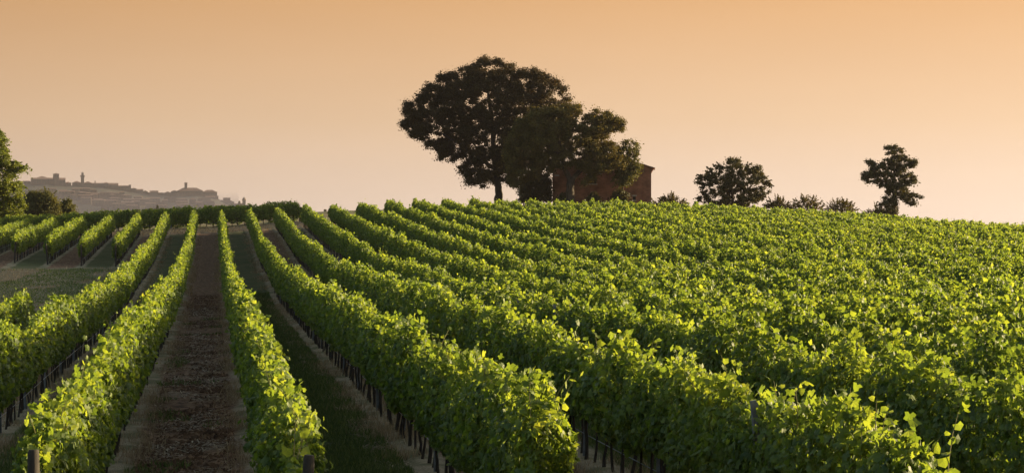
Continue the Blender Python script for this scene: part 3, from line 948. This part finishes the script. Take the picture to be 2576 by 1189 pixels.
for i, (xa_, xb_, yt, lab) in enumerate(((1450, 1470, 484, ''), (1398, 1432, 482, 'low bush at the foot of the forked oak'), (1475, 1512, 480, 'dark bush against the middle of the brick wall'), (1535, 1585, 472, 'bush under the feathery tree, against the brick wall'))):
    if not lab: continue
    tree('wall_bush', lab, 'bush', [(xa_, 515), (xa_ + 3, yt + 14), ((xa_ + xb_) / 2, yt), (xb_ - 3, yt + 12), (xb_, 515)], DT - 6.5, ((xa_ + xb_) / 2, 520),
         [[((xa_ + xb_) / 2, 522, 0, .06), ((xa_ + xb_) / 2, 500, 0, .03)]], 120, 22, .11, M['oak_leaf'], (.25, .4), .8, seed=20 + i, twigs=6)
tree('field_maple', 'broad round tree on the crest right of the house', 'tree',
     [(1748, 505), (1752, 470), (1748, 452), (1762, 440), (1778, 425), (1800, 415), (1822, 410), (1830, 395), (1848, 392), (1872, 405), (1890, 398), (1912, 408), (1918, 430), (1940, 458), (1938, 490), (1915, 512), (1880, 525), (1760, 520)],
     205, (1845, 535), [[(1845, 538, 0, .18), (1843, 495, 0, .14), (1840, 450, 0, .09), (1845, 410, 0, .03)], [(1843, 500, 0, .1), (1800, 455, -.4, .03)], [(1843, 490, 0, .1), (1895, 450, .5, .03)], [(1845, 510, 0, .07), (1905, 495, -.3, .03)]],
     230, 75, .11, M['oak_leaf'], (.28, .5), .8, seed=15, twigs=90, spray=90, up=.12)
tree('lone_oak', 'lone ragged tree on the crest farthest to the right', 'tree',
     [(2160, 455), (2168, 430), (2190, 420), (2170, 408), (2166, 400), (2195, 398), (2215, 410), (2222, 400), (2224, 370), (2245, 362), (2275, 375), (2285, 400), (2300, 398), (2316, 388), (2308, 412), (2290, 430), (2312, 448), (2315, 465), (2285, 475), (2300, 482), (2326, 490), (2322, 505), (2300, 500),
      (2315, 520), (2295, 522), (2270, 505), (2268, 530), (2258, 548), (2205, 545), (2185, 530), (2205, 520), (2212, 505), (2225, 490), (2230, 475), (2205, 468), (2185, 462)],
     200, (2252, 562), [[(2252, 566, 0, .22), (2250, 520, 0, .18), (2248, 460, 0, .13), (2250, 400, 0, .05)], [(2249, 470, 0, .1), (2200, 445, -.3, .05)], [(2249, 490, 0, .09), (2305, 495, .3, .03)], [(2249, 440, 0, .08), (2295, 410, .3, .03)], [(2249, 430, 0, .08), (2190, 405, .3, .03)]],
     330, 85, .095, M['oak_leaf'], (.21, .40), .7, seed=16, twigs=110)
for i, (xa_, xb_, yt, yb, d_, lab) in enumerate(((1642, 1722, 486, 520, 207, 'low scrubby bush beside the right corner of the brick house'), (1928, 1984, 492, 528, 204, 'thin upright bush just right of the broad round tree'),
                                       (1988, 2074, 486, 535, 203, 'spiky bush midway between the two crest trees'), (2078, 2152, 494, 540, 202, 'spiky bush leaning right, nearer the lone ragged tree'), (2176, 2240, 512, 552, 201, 'rounded bush at the left foot of the lone ragged tree'))):
    mxx = (xa_ + xb_) / 2
    wd_ = xb_ - xa_
    tree('hedgerow_bush', lab, 'bush', [(xa_ - 6, yb), (xa_ - 2, yb - 14), (xa_ + wd_ * .2, yt + 20), (xa_ + wd_ * .4, yt + 12), (mxx + wd_ * .1, yt + 8), (xb_ - wd_ * .25, yt + 20), (xb_, yb - 14), (xb_ + 6, yb)], d_, (mxx, yb + 10),
         [[(mxx, yb + 12, 0, .05), (mxx, yb - 14, 0, .03)], [(mxx, yb + 8, 0, .03), (mxx - 14, yb - 18, .1, .01)]], 80, 26, .075, M['front_oak_leaf'], (.24, .5), .9, seed=30 + i, twigs=20, spray=80, up=.6, spray_len=1.5, group='bushes along the crest')
# left edge
tree('acacia_tree', 'bright feathery tree cut by the left edge of the picture', 'tree',
     [(-120, 575), (-130, 430), (-100, 340), (-50, 300), (8, 325), (20, 350), (18, 375), (32, 400), (66, 408), (78, 420), (60, 432), (45, 440), (62, 470), (55, 490), (68, 515), (62, 540), (50, 560), (0, 575)],
     222, (-70, 580), [[(-70, 585, 0, .35), (-72, 500, 0, .25), (-60, 400, 0, .1)], [(-72, 480, 0, .15), (0, 420, 0, .04)], [(-72, 510, 0, .15), (30, 490, -.5, .04)]],
     760, 130, .11, M['acacia_leaf'], (.35, .7), .8, seed=17, twigs=120, spray=420, droop=.35, flat=.5)
tree('shade_tree', 'broad brownish green tree with pointed lobes, left of the hazy hill town', 'tree',
     [(40, 560), (52, 515), (64, 490), (72, 484), (79, 476), (86, 480), (93, 470), (101, 480), (107, 486), (113, 472), (120, 478), (126, 488), (131, 484), (138, 490), (143, 500), (150, 512), (158, 535), (156, 562)],
     248, (104, 580), [[(104, 585, 0, .25), (104, 530, 0, .15), (104, 490, 0, .05)], [(104, 540, 0, .1), (80, 500, 0, .04)], [(104, 540, 0, .1), (130, 505, 0, .04)]],
     260, 95, .11, M['olive_brown_leaf'], (.4, .75), .8, seed=18, twigs=60, spray=60, up=.25)
tree('shade_tree', 'smaller rounded tree at the right shoulder of the broad brownish one', 'tree',
     [(140, 560), (146, 520), (152, 504), (160, 505), (167, 498), (176, 500), (182, 508), (189, 516), (190, 528), (199, 535), (204, 546), (196, 562)],
     252, (172, 580), [[(172, 585, 0, .2), (172, 540, 0, .12), (172, 515, 0, .04)], [(172, 550, 0, .08), (190, 530, 0, .03)]],
     130, 75, .11, M['olive_brown_leaf'], (.32, .55), .8, seed=19, twigs=40, spray=30, up=.2)

# ------------------------------------------------------------------ brick house
def brick_mat():
    m, t, N, L = new_mat('brick')
    o = N('ShaderNodeOutputMaterial')
    tc = N('ShaderNodeTexCoord')
    sp = N('ShaderNodeSeparateXYZ'); L(tc.outputs['Object'], sp.inputs[0])
    ad = N('ShaderNodeMath'); ad.operation = 'ADD'
    L(sp.outputs['X'], ad.inputs[0]); L(sp.outputs['Y'], ad.inputs[1])
    cb = N('ShaderNodeCombineXYZ'); L(ad.outputs[0], cb.inputs['X']); L(sp.outputs['Z'], cb.inputs['Y'])
    b = N('ShaderNodeTexBrick')
    b.inputs['Scale'].default_value = 1.0
    b.inputs['Brick Width'].default_value = .32
    b.inputs['Row Height'].default_value = .10
    b.inputs['Mortar Size'].default_value = .010
    b.inputs['Color1'].default_value = (.28, .122, .08, 1)
    b.inputs['Color2'].default_value = (.20, .085, .055, 1)
    b.inputs['Mortar'].default_value = (.24, .17, .125, 1)
    L(cb.outputs[0], b.inputs['Vector'])
    n = N('ShaderNodeTexNoise'); n.inputs['Scale'].default_value = .9; n.inputs['Detail'].default_value = 6
    L(tc.outputs['Object'], n.inputs['Vector'])
    r = ramp_node(t, [(.35, (.55, .55, .55)), (.65, (1.1, 1.05, 1.0))]); L(n.outputs['Fac'], r.inputs[0])
    mx = N('ShaderNodeMix'); mx.data_type = 'RGBA'; mx.blend_type = 'MULTIPLY'; mx.inputs['Factor'].default_value = 1
    L(b.outputs['Color'], mx.inputs['A']); L(r.outputs[0], mx.inputs['B'])
    p = N('ShaderNodeBsdfPrincipled'); p.inputs['Roughness'].default_value = .9; p.inputs['Specular IOR Level'].default_value = .15
    L(mx.outputs['Result'], p.inputs['Base Color'])
    bp = N('ShaderNodeBump'); bp.inputs['Strength'].default_value = .5; bp.inputs['Distance'].default_value = .02
    L(b.outputs['Fac'], bp.inputs['Height']); bp.invert = True
    L(bp.outputs[0], p.inputs['Normal'])
    L(p.outputs[0], o.inputs['Surface'])
    return m
M['brick'] = brick_mat()
M['roof_tile'] = noise_mat('roof_tile', [(.3, (.10, .055, .038)), (.7, (.22, .12, .08))], scale=4, stretch=(3, 1, 1), bump=.4)
M['stone'] = noise_mat('stone', [(.3, (.20, .17, .14)), (.7, (.34, .30, .25))], scale=5, bump=.2)
M['dark_hole'] = noise_mat('dark_hole', [(.3, (.012, .010, .009)), (.7, (.03, .025, .02))], scale=5, bump=0)

HD = 209.0
hp = pix(1514, 515, HD)
k = HD / F
house = empty('brick_house', hp + np.array([0, 0, -1.2]))
tag(house, 'old red brick house half hidden behind the oaks on the crest', 'house')
house.rotation_euler = (0, 0, -YAW - R(4))
def hloc(x, y):       # picture to house-local metres on the front wall
    return (x - 1514) * k, 1.2 + (515 - y) * k
HWx0, HWx1 = hloc(1390, 0)[0], hloc(1638, 0)[0]
eave = hloc(0, 421)[1]; ridge = hloc(0, 381)[1]
def child(mb, name, mats, parent=house):
    o = link(name, mb.mesh(name, mats))
    o.parent = parent
    return o
DEEP = 8.0
wb = MB()
def wall_prism(mb, x0, x1, y0, y1, zb, ze, zr):
    xm = (x0 + x1) / 2
    V = []
    for y in (y0, y1):
        V += [(x0, y, zb), (x1, y, zb), (x1, y, ze), (xm, y, zr), (x0, y, ze)]
    mb.add(V[:5], [(0, 1, 2), (0, 2, 3), (0, 3, 4)])
    mb.add(V[5:], [(0, 2, 1), (0, 3, 2), (0, 4, 3)])
    mb.add([V[0], V[5], V[9], V[4]], [(0, 1, 2, 3)])
    mb.add([V[1], V[2], V[7], V[6]], [(0, 1, 2, 3)])
wall_prism(wb, HWx0, HWx1, 0, DEEP, 0, eave, ridge)
child(wb, 'wall', M['brick'])
# the thicker buttress wall on the left two thirds of the front
bx1 = hloc(1551, 0)[0]
bb = MB(); bb.box((HWx0 + .25, -.22, 0), (bx1, -.003, hloc(0, 430)[1])); child(bb, 'buttress', M['brick'])
rb_ = MB()
xm = (HWx0 + HWx1) / 2
for sg, xe in ((-1, HWx0), (1, HWx1)):
    d = np.array([xe - xm, 0, eave - ridge]); d /= np.linalg.norm(d)
    up_ = np.array([-d[2] * sg, 0, d[0] * sg]) * 1.0
    a0 = np.array([xm, -.28, ridge + .02]); a1 = np.array([xe, -.28, eave + .02]) + d * .38
    n_t = 26
    for j in range(n_t):          # courses of pantiles, each lapping the one below
        p0 = a0 + (a1 - a0) * j / n_t; p1 = a0 + (a1 - a0) * (j + 1.12) / n_t
        th = .05
        o0 = up_ * (.03 + .02 * rng.uniform()); o1 = up_ * (.055 + .03 * rng.uniform())
        e_ = np.array([0, DEEP + .56, 0])
        rb_.add([p0 + o0, p1 + o1, p1 + o1 + e_, p0 + o0 + e_, p0 + o0 - up_ * th, p1 + o1 - up_ * th, p1 + o1 - up_ * th + e_, p0 + o0 - up_ * th + e_],
                [(0, 1, 2, 3), (7, 6, 5, 4), (0, 4, 5, 1), (1, 5, 6, 2), (2, 6, 7, 3), (3, 7, 4, 0)])
roof = child(rb_, 'roof', M['roof_tile'])
cb_ = MB()                 # stepped brick cornice under the right eave
for j in range(3):
    cb_.box((HWx1 + .003, -.05, eave - .42 + .13 * j), (HWx1 + .07 + .07 * j, DEEP, eave - .30 + .13 * j))
child(cb_, 'cornice', M['brick'])
for (x0, x1, y0, y1, arch) in ((1496, 1512, 419, 436, 0), (1478, 1500, 440, 462, 0), (1592, 1599, 494, 503, 0)):
    a, zt = hloc(x0, y0); b_, zb = hloc(x1, y1)
    yy = -.22 if x1 < 1551 else 0
    f = MB(); f.box((a, yy - .012, zb), (b_, yy - .004, zt)); wn = child(f, 'window', M['dark_hole'])
    s_ = MB(); s_.box((a - .12, yy - .10, zb - .12), (b_ + .12, yy - .013, zb - .004)); child(s_, 'sill', M['stone'], wn)
    l_ = MB(); l_.box((a - .12, yy - .05, zt + .004), (b_ + .12, yy - .013, zt + .16)); child(l_, 'lintel', M['stone'], wn)
a, zt = hloc(1395, 440); b_, zb = hloc(1404, 515)
l_ = MB(); l_.box((a, -.26, zt - .12), (a + .5, -.223, zt + .02)); child(l_, 'lintel', M['stone'])
for i in range(22):      # quoins down the right corner
    pass

# ------------------------------------------------------------------ hill town
TD = 3500.0
tk = TD / F
ridge_px = [(-400, 520), (-150, 480), (0, 466), (60, 463), (120, 462), (170, 466), (210, 468), (260, 471), (300, 477), (340, 484), (380, 490), (430, 492), (500, 490), (545, 498), (570, 512), (600, 519), (622, 526), (680, 545), (760, 560), (900, 575), (1200, 590)]
rp = np.array(ridge_px, float)
hx = np.linspace(-400, 1200, 161)
hz = np.interp(hx, rp[:, 0], rp[:, 1])
depths = np.concatenate([np.linspace(-1250, 0, 40), np.linspace(60, 500, 8)])
Vh = np.zeros((len(hx), len(depths), 3))
BASEZ = -44.0
def hill_top(x):
    return pix(x, np.interp(x, rp[:, 0], rp[:, 1]), TD)
def hill_h(t, zr):
    s = np.clip(1 + t / 1250.0, 0, 1) if t <= 0 else 1 - (t / 560.0) ** 2
    return BASEZ + (zr - BASEZ) * (s ** 1.35 if t <= 0 else s)
for i, x in enumerate(hx):
    zr = pix(x, hz[i], TD)[2]
    for j, t in enumerate(depths):
        q = pix(x, 0, TD + t)
        Vh[i, j] = (q[0], q[1], hill_h(t, zr) + (vnoise(np.array([q[0] / 60]), np.array([q[1] / 60]), 3)[0] - .5) * 5 * min(1, abs(t) / 200))
nj = len(depths)
ii = (np.arange(len(hx) - 1)[:, None] * nj + np.arange(nj - 1)[None]).ravel()
M['hill'] = noise_mat('hill', [(.35, (.012, .013, .007)), (.65, (.030, .026, .016))], scale=.03, detail=8, bump=0)
tag(link('town_hill', np_mesh('town_hill', Vh.reshape(-1, 3), np.stack([ii, ii + nj, ii + nj + 1, ii + 1], 1), M['hill'], smooth=True)), kind='structure')

M['town_wall'] = noise_mat('town_wall', [(.3, (.07, .05, .036)), (.7, (.11, .078, .056))], scale=.25, bump=0)
M['town_pale'] = noise_mat('town_pale', [(.3, (.095, .072, .055)), (.7, (.14, .105, .08))], scale=.25, bump=0)
M['town_roof'] = noise_mat('town_roof', [(.3, (.10, .06, .042)), (.7, (.17, .095, .065))], scale=.5, bump=0)
M['town_glass'] = noise_mat('town_glass', [(.3, (.02, .02, .02)), (.7, (.05, .045, .04))], scale=.5, bump=0)
CY, SYW = math.cos(YAW), math.sin(YAW)
AXR = np.array([CY, -SYW, 0]); AXD = np.array([SYW, CY, 0])
def face(x):
    # the fronts along this side of the hill look out over the valley towards the vineyard
    global AXR, AXD
    a = YAW + math.atan((x - PW / 2) / F) + R(rng.normal(-.6, 1.2))
    AXR = np.array([math.cos(a), -math.sin(a), 0]); AXD = np.array([math.sin(a), math.cos(a), 0])

def tbox(mb, c, hw, hd, z0, z1, m=0):
    """box facing the camera side of the town; c = centre (x, y)"""
    c = np.array([c[0], c[1], 0.0])
    V = []
    for z in (z0, z1):
        for a, b in ((-1, -1), (1, -1), (1, 1), (-1, 1)):
            V.append(c + AXR * hw * a + AXD * hd * b + (0, 0, z))
    mb.add(V, [(0, 3, 2, 1), (4, 5, 6, 7), (0, 1, 5, 4), (1, 2, 6, 5), (2, 3, 7, 6), (3, 0, 4, 7)], m=m)

def roof_mesh(mb, c, hw, hd, z, rise, style):
    c = np.array([c[0], c[1], z])
    o = .4
    A = [c + AXR * (hw + o) * a + AXD * (hd + o) * b for a, b in ((-1, -1), (1, -1), (1, 1), (-1, 1))]
    if style == 'hip':
        f = max(hw - hd, .15 * hw)
        r0, r1 = c - AXR * f + (0, 0, rise), c + AXR * f + (0, 0, rise)
    elif style == 'ridge':       # ridge along the picture
        r0, r1 = c - AXR * (hw + o) + (0, 0, rise), c + AXR * (hw + o) + (0, 0, rise)
    elif style == 'gable':       # gable facing the viewer
        r0, r1 = c - AXD * (hd + o) + (0, 0, rise), c + AXD * (hd + o) + (0, 0, rise)
        mb.add(A + [r0, r1], [(0, 1, 4), (2, 3, 5)]); mb.add(A + [r0, r1], [(1, 2, 5, 4), (3, 0, 4, 5), (0, 3, 2, 1)])
        return
    else:                        # flat with a parapet step
        tbox(mb, c, hw + .25, hd + .25, z, z + max(rise, .5)); return
    mb.add(A + [r0, r1], [(0, 1, 5, 4), (2, 3, 4, 5), (0, 3, 2, 1)]); mb.add(A + [r0, r1], [(1, 2, 5), (3, 0, 4)])

def town_house(x0, x1, yt, ye, label, style='hip', t=0.0, hd=6.0, mat='town_wall', cat='house', name='town_house', group='houses of the hill town', wins=True, zfoot=None):
    dep = TD + t
    xm = (x0 + x1) / 2
    face(xm)
    c = pix(xm, ye, dep); hw = (x1 - x0) / 2 * dep / F
    rise = (ye - yt) * dep / F
    zr = pix(xm, np.interp(xm, rp[:, 0], rp[:, 1]), TD)[2]
    foot = min(hill_h(t - hd, zr), c[2] - 4) - 4.0 if zfoot is None else zfoot
    root = empty(name, (c[0], c[1], foot)); tag(root, label, cat, group)
    mb = MB(); tbox(mb, c, hw, hd, foot, c[2]); mb.build('wall', M[mat], root)
    rb = MB(); roof_mesh(rb, c, hw, hd, c[2] + .02, rise, style); rb.build('roof', M['town_roof'], root)
    if wins:
        nwin = max(1, int(hw * 2 / 4.2)); vis = min(3, max(1, int((c[2] - foot - 3) / 4.2)))
        for f in range(vis):
            for q in range(nwin):
                if rng.uniform() < .25: continue
                mbw = MB()
                a = (q + .5) / nwin * 2 - 1
                cc = c + AXR * hw * a - AXD * (hd + .05)
                tbox(mbw, cc, .55, .05, c[2] - 3.0 - 4.0 * f, c[2] - 1.2 - 4.0 * f)
                mbw.build('window', M['town_glass'], root)
    return root

def tower(label, name, x0, x1, parts, cap, yb, spike=None, t=-2.0, mat='town_wall', openings=()):
    """parts: (x0, x1, y_top, y_bottom) storeys from the bottom up; cap: ('pyramid'|'dome'|'flat', y_top)"""
    dep = TD + t
    xm = (x0 + x1) / 2
    face(xm)
    cb = pix(xm, yb, dep)
    root = empty(name, (cb[0], cb[1], cb[2])); tag(root, label, 'tower')
    for nm, a, b, yt, yl in parts:
        c = pix((a + b) / 2, yl, dep); h = (b - a) / 2 * dep / F
        mb = MB(); tbox(mb, c, h, h, c[2], pix(xm, yt, dep)[2]); mb.build(nm, M[mat], root)
    a, b, yt, _ = parts[-1][1:]
    c = pix((a + b) / 2, yt, dep); h = (b - a) / 2 * dep / F; rise = (yt - cap[1]) * dep / F
    rb = MB()
    if cap[0] == 'pyramid':
        V = [c + AXR * (h + .4) * i + AXD * (h + .4) * j + (0, 0, .02) for i, j in ((-1, -1), (1, -1), (1, 1), (-1, 1))] + [c + (0, 0, rise)]
        rb.add(V, [(0, 1, 4), (1, 2, 4), (2, 3, 4), (3, 0, 4)])
    elif cap[0] == 'dome':
        zz_ = np.linspace(0, 1, 8)
        rb.tube(np.stack([np.full(8, c[0]), np.full(8, c[1]), c[2] + .02 + zz_ * rise], 1), np.maximum(h * .92 * np.sqrt(1 - zz_ ** 2.2), .1), n=12)
    else:       # battlements
        for i in range(-2, 3, 2):
            for j in (-1, 1):
                tbox(rb, c + AXR * h * i * .42 + AXD * h * j * .85, h * .2, h * .12, c[2] + .02, c[2] + rise)
                tbox(rb, c + AXD * h * i * .42 + AXR * h * j * .85, h * .12, h * .2, c[2] + .02, c[2] + rise - .05)
    rb.build('tower_top', M['town_roof' if cap[0] == 'pyramid' else mat], root)
    if spike:
        s = MB(); s.tube([c + (0, 0, rise - .1), c + (0, 0, (yt - spike) * dep / F)], [.22, .08], n=6); s.build('spire', M['town_glass'], root)
    for (ya, yb_) in openings:
        for sx in ((-.38, .38) if openings else ()):
            o = MB(); cc = pix((a + b) / 2, yb_, dep)
            tbox(o, cc + AXR * h * sx - AXD * (h + .06), h * .2, .08, cc[2], pix(xm, ya, dep)[2]); o.build('opening', M['town_glass'], root)
    return root

town_house(52, 80, 454.5, 457, 'low huddled roofs at the far left end of the hill town', 'hip', t=10)
town_house(79, 163, 447, 450.5, 'long fortress palace on top of the hill town, left of the clock tower', 'ridge', hd=10, cat='palace', name='fortress')
town_house(92, 120, 443.2, 447.5, 'raised hipped pavilion above the long fortress roof', 'hip', t=6, hd=9)
town_house(146, 164, 448.5, 453, 'hip roofed wing at the right end of the fortress', 'hip', t=-11, hd=6)
tower('broad square keep tower rising from the fortress roof', 'keep_tower', 134, 148, [('shaft', 134, 148, 437.5, 468)], ('pyramid', 435.2), 468, spike=432.5, t=-13, openings=((440.5, 446),))
town_house(161, 179, 457.5, 460, 'small roofs in the dip between fortress and clock tower', 'hip', t=-4)
town_house(182, 203, 455.5, 459.5, 'hip roofed house on the left of the clock tower', 'hip', t=0)
tower('slender clock tower with overhanging battlements above the town', 'clock_tower', 203.5, 211.5, [('shaft', 203.5, 211.5, 444.5, 470), ('gallery', 202, 213, 441, 444.5), ('belfry', 204.8, 210.4, 434.6, 441)], ('flat', 433.3), 470, spike=430.5, t=-8)
town_house(211, 231, 456.5, 460.5, 'sloping roofed house on the right of the clock tower', 'hip', t=-2)
town_house(231, 259, 460, 462, 'long low roof with a chimney stack on the skyline', 'ridge', t=2)
tower('thin chimney stack on the skyline right of the clock tower', 'chimney_stack', 238, 240.4, [('shaft', 238, 240.4, 455.2, 470)], ('flat', 454.6), 470, t=1)
town_house(258, 275, 458.5, 461.5, 'small hipped roof in the middle of the long skyline', 'hip', t=4)
town_house(273, 297, 460.3, 465, 'large ridge roofed house whose right gable catches the sun', 'ridge', t=-3, hd=9)
town_house(297, 326, 466.5, 468, 'church nave with a stubby end turret', 'ridge', t=-2, cat='church', name='church', hd=7)
tower('stubby square turret at the right end of the church nave', 'turret', 324, 329.5, [('shaft', 324, 329.5, 465.3, 482)], ('pyramid', 464.2), 482, t=-6)
town_house(329, 343, 472.5, 474, 'first house stepping down to the right of the turret', 'hip', t=-2)
town_house(342, 360, 475.5, 478, 'second house stepping down from the turret', 'ridge', t=-4)
town_house(358, 372, 479, 482.5, 'third, gabled house stepping down from the turret', 'gable', t=-2)
town_house(370, 392, 483.5, 485, 'flat roofed house in the saddle of the skyline', 'ridge', t=2)
tower('short chimney in the saddle of the skyline', 'chimney_stack', 376.6, 378.4, [('shaft', 376.6, 378.4, 479.6, 490)], ('flat', 479), 490, t=-3)
town_house(379.5, 398, 479.2, 483, 'single house standing up from the saddle of the skyline', 'ridge', t=-6)
town_house(396, 412, 484.5, 486, 'low wall like house right of the saddle', 'flat', t=0)
town_house(412.5, 431, 481.8, 485.5, 'hip roofed house at the foot of the second summit', 'hip', t=-4)
town_house(430, 448, 478.4, 482, 'house at the left shoulder of the big church', 'hip', t=-2)
town_house(446, 510, 472.2, 480, 'broad church roof crowning the second summit, under the bell tower', 'hip', t=-4, hd=11, cat='church', name='church')
tower('open bell tower on the broad church roof, with a thin spire', 'bell_tower', 464, 471, [('shaft', 464.2, 470.8, 462, 486), ('cornice', 463.5, 471.5, 460.4, 462)], ('pyramid', 458.2), 486, spike=454.8, t=-8, openings=((463.5, 467), (468.5, 472)))
town_house(509, 545.5, 477.6, 483, 'tall square palace at the right end of the second summit', 'hip', t=-12, hd=8, cat='palace', name='palace')
town_house(538, 549, 492.5, 494, 'narrow house propped against the right end of the tall palace', 'flat', t=-16)
town_house(517, 541, 492.8, 496, 'lower house in front of the tall palace', 'ridge', t=-30)
town_house(548, 563, 503, 505, 'low outer houses right of the tall palace', 'ridge', t=-10)
town_house(562, 579, 497.2, 500.5, 'knobbly villa right of the palace, with a raised top', 'flat', t=-6)
town_house(556, 589, 501.5, 507.5, 'wide gabled house near the domed bell tower', 'gable', t=-12, hd=7)
town_house(588, 611, 511, 513, 'low wall and roofs next to the domed bell tower', 'ridge', t=-10)
tower('domed bell tower at the far right end of the hill town', 'bell_tower', 609.8, 618, [('shaft', 609.8, 618, 504.2, 540), ('cornice', 608.9, 618.9, 502.6, 504.2)], ('dome', 496.2), 540, spike=492.5, t=-16, openings=((506.5, 511),))
low = 0
for (y0, n_, xs_, xe_) in ((476, 6, 85, 250), (484, 9, 150, 330), (492, 10, 175, 430), (499, 10, 200, 540), (506, 9, 220, 560), (514, 9, 230, 600)):
    for q in range(n_):
        xc = xs_ + (q + rng.uniform(.15, .85)) * (xe_ - xs_) / n_
        ww = rng.uniform(14, 34)
        top = np.interp(xc, rp[:, 0], rp[:, 1])
        if y0 < top + 5: continue
        yt = y0 + rng.uniform(-3, 3)
        # depth at which the slope has sunk that far
        zr = pix(xc, top, TD)[2]
        best = min(range(-900, -20, 10), key=lambda t: abs(hill_h(t, zr) + 9 - pix(xc, yt, TD + t)[2]))
        town_house(xc - ww / 2, xc + ww / 2, yt - rng.uniform(1.2, 2.4), yt, 'plain terraced house on the misty lower slope of the hill town', random.choice(['ridge', 'hip', 'gable', 'ridge']), t=best, mat=random.choice(['town_wall', 'town_pale', 'town_pale']), group='terraced houses on the misty lower slope')
# farm building and trees in the mist below the town
BD = 1500.0
def mist_barn():
    global TD
    c = pix(446, 531, BD); hw = 15 * BD / F
    z0 = gz(c[0], c[1]) - 1
    root = empty('barn', (c[0], c[1], z0)); tag(root, 'long dark roofed barn in the mist below the hill town', 'barn')
    mb = MB(); tbox(mb, c, hw, 4, z0, c[2]); mb.build('wall', M['town_wall'], root)
    rb = MB(); roof_mesh(rb, c, hw, 4, c[2] + .02, 7 * BD / F, 'ridge'); rb.build('roof', M['town_roof'], root)
mist_barn()
def conifer(x, yt, yb, wpx, dep, label, round_=False):
    c = pix(x, yb, dep); top = pix(x, yt, dep)[2]; hw = wpx / 2 * dep / F
    zg = gz(c[0], c[1])
    root = empty('misty_tree', (c[0], c[1], zg)); tag(root, label, 'tree', 'trees in the mist below the town')
    tb = MB(); tb.tube([(c[0], c[1], zg - 1), (c[0], c[1], (zg + top) / 2), (c[0], c[1], top)], [.5, .35, .08], n=6); tb.build('trunk', M['bark'], root)
    n = 2600
    z0 = min(c[2], zg + 2)
    u = rng.uniform(0, 1, n)
    prof = np.sqrt(np.clip(1 - (2 * u - 1) ** 2, 0, 1)) if round_ else (1 - u) * (.75 + .35 * np.sin(u * 26))
    a = rng.uniform(0, 2 * math.pi, n); rr = hw * prof * rng.uniform(.3, 1.05, n) ** .6 * (.7 + .6 * vnoise(np.cos(a) * 2 + 5, u * 6, 3))
    zlow = c[2] - (top - c[2]) * .2
    p = np.column_stack([c[0] + np.cos(a) * rr, c[1] + np.sin(a) * rr, zlow + (top - zlow) * u])
    V, T, k_ = leaves(p, rng.normal(size=(n, 3)), rng.uniform(.35, .8, n), 'far', .3)
    link('crown', np_mesh('crown', V, T, M['oak_leaf'], np.repeat(rng.uniform(size=n), k_)), root)
conifer(395.6, 517, 545, 17, 1300, 'pointed conifer in the mist below the hill town')
conifer(409, 524, 548, 26, 1320, 'round hazy tree on the right of the pointed conifer', True)
conifer(367, 527, 548, 16, 1350, 'round hazy tree on the left of the pointed conifer', True)
conifer(345, 528, 550, 18, 1250, 'small round hazy tree, farthest left of the misty trees', True)
conifer(468, 522, 548, 9, 1400, 'slim hazy conifer on the right of the misty barn')
conifer(602, 505.5, 530, 9, 3300, 'tiny tree beside the domed bell tower', True)
conifer(818, 529, 556, 9, 900, 'pale pointed tree seen through a gap at the far row ends')
conifer(866 - 12, 540, 560, 20, 900, 'low pale tree in the gap between two far row ends', True)

# ------------------------------------------------------------------ haze
def haze():
    m, t, N, L = new_mat('haze')
    o = N('ShaderNodeOutputMaterial')
    v = N('ShaderNodeVolumePrincipled')
    v.inputs['Color'].default_value = (.34, .32, .37, 1)
    v.inputs['Density'].default_value = 0.00009
    v.inputs['Anisotropy'].default_value = 0.45
    L(v.outputs[0], o.inputs['Volume'])
    mb = MB(); mb.box((-2900, -500, -60), (3900, 4600, 110))
    ob = mb.build('haze', m)
    tag(ob, kind='stuff')
haze()
def mist():
    m, t, N, L = new_mat('mist')
    o = N('ShaderNodeOutputMaterial')
    v = N('ShaderNodeVolumePrincipled')
    v.inputs['Color'].default_value = (.13, .13, .18, 1)
    v.inputs['Density'].default_value = 0.00034
    v.inputs['Anisotropy'].default_value = 0.45
    L(v.outputs[0], o.inputs['Volume'])
    mb = MB()
    V = []
    for z in (-48, 36):
        for x, d in ((-1200, 2300), (600, 2300), (600, 3440), (-1200, 3440)):
            q = pix(x, 0, d); V.append((q[0], q[1], z))
    mb.add(V, [(0, 3, 2, 1), (4, 5, 6, 7), (0, 1, 5, 4), (1, 2, 6, 5), (2, 3, 7, 6), (3, 0, 4, 7)])
    tag(mb.build('mist', m), kind='stuff')
mist()
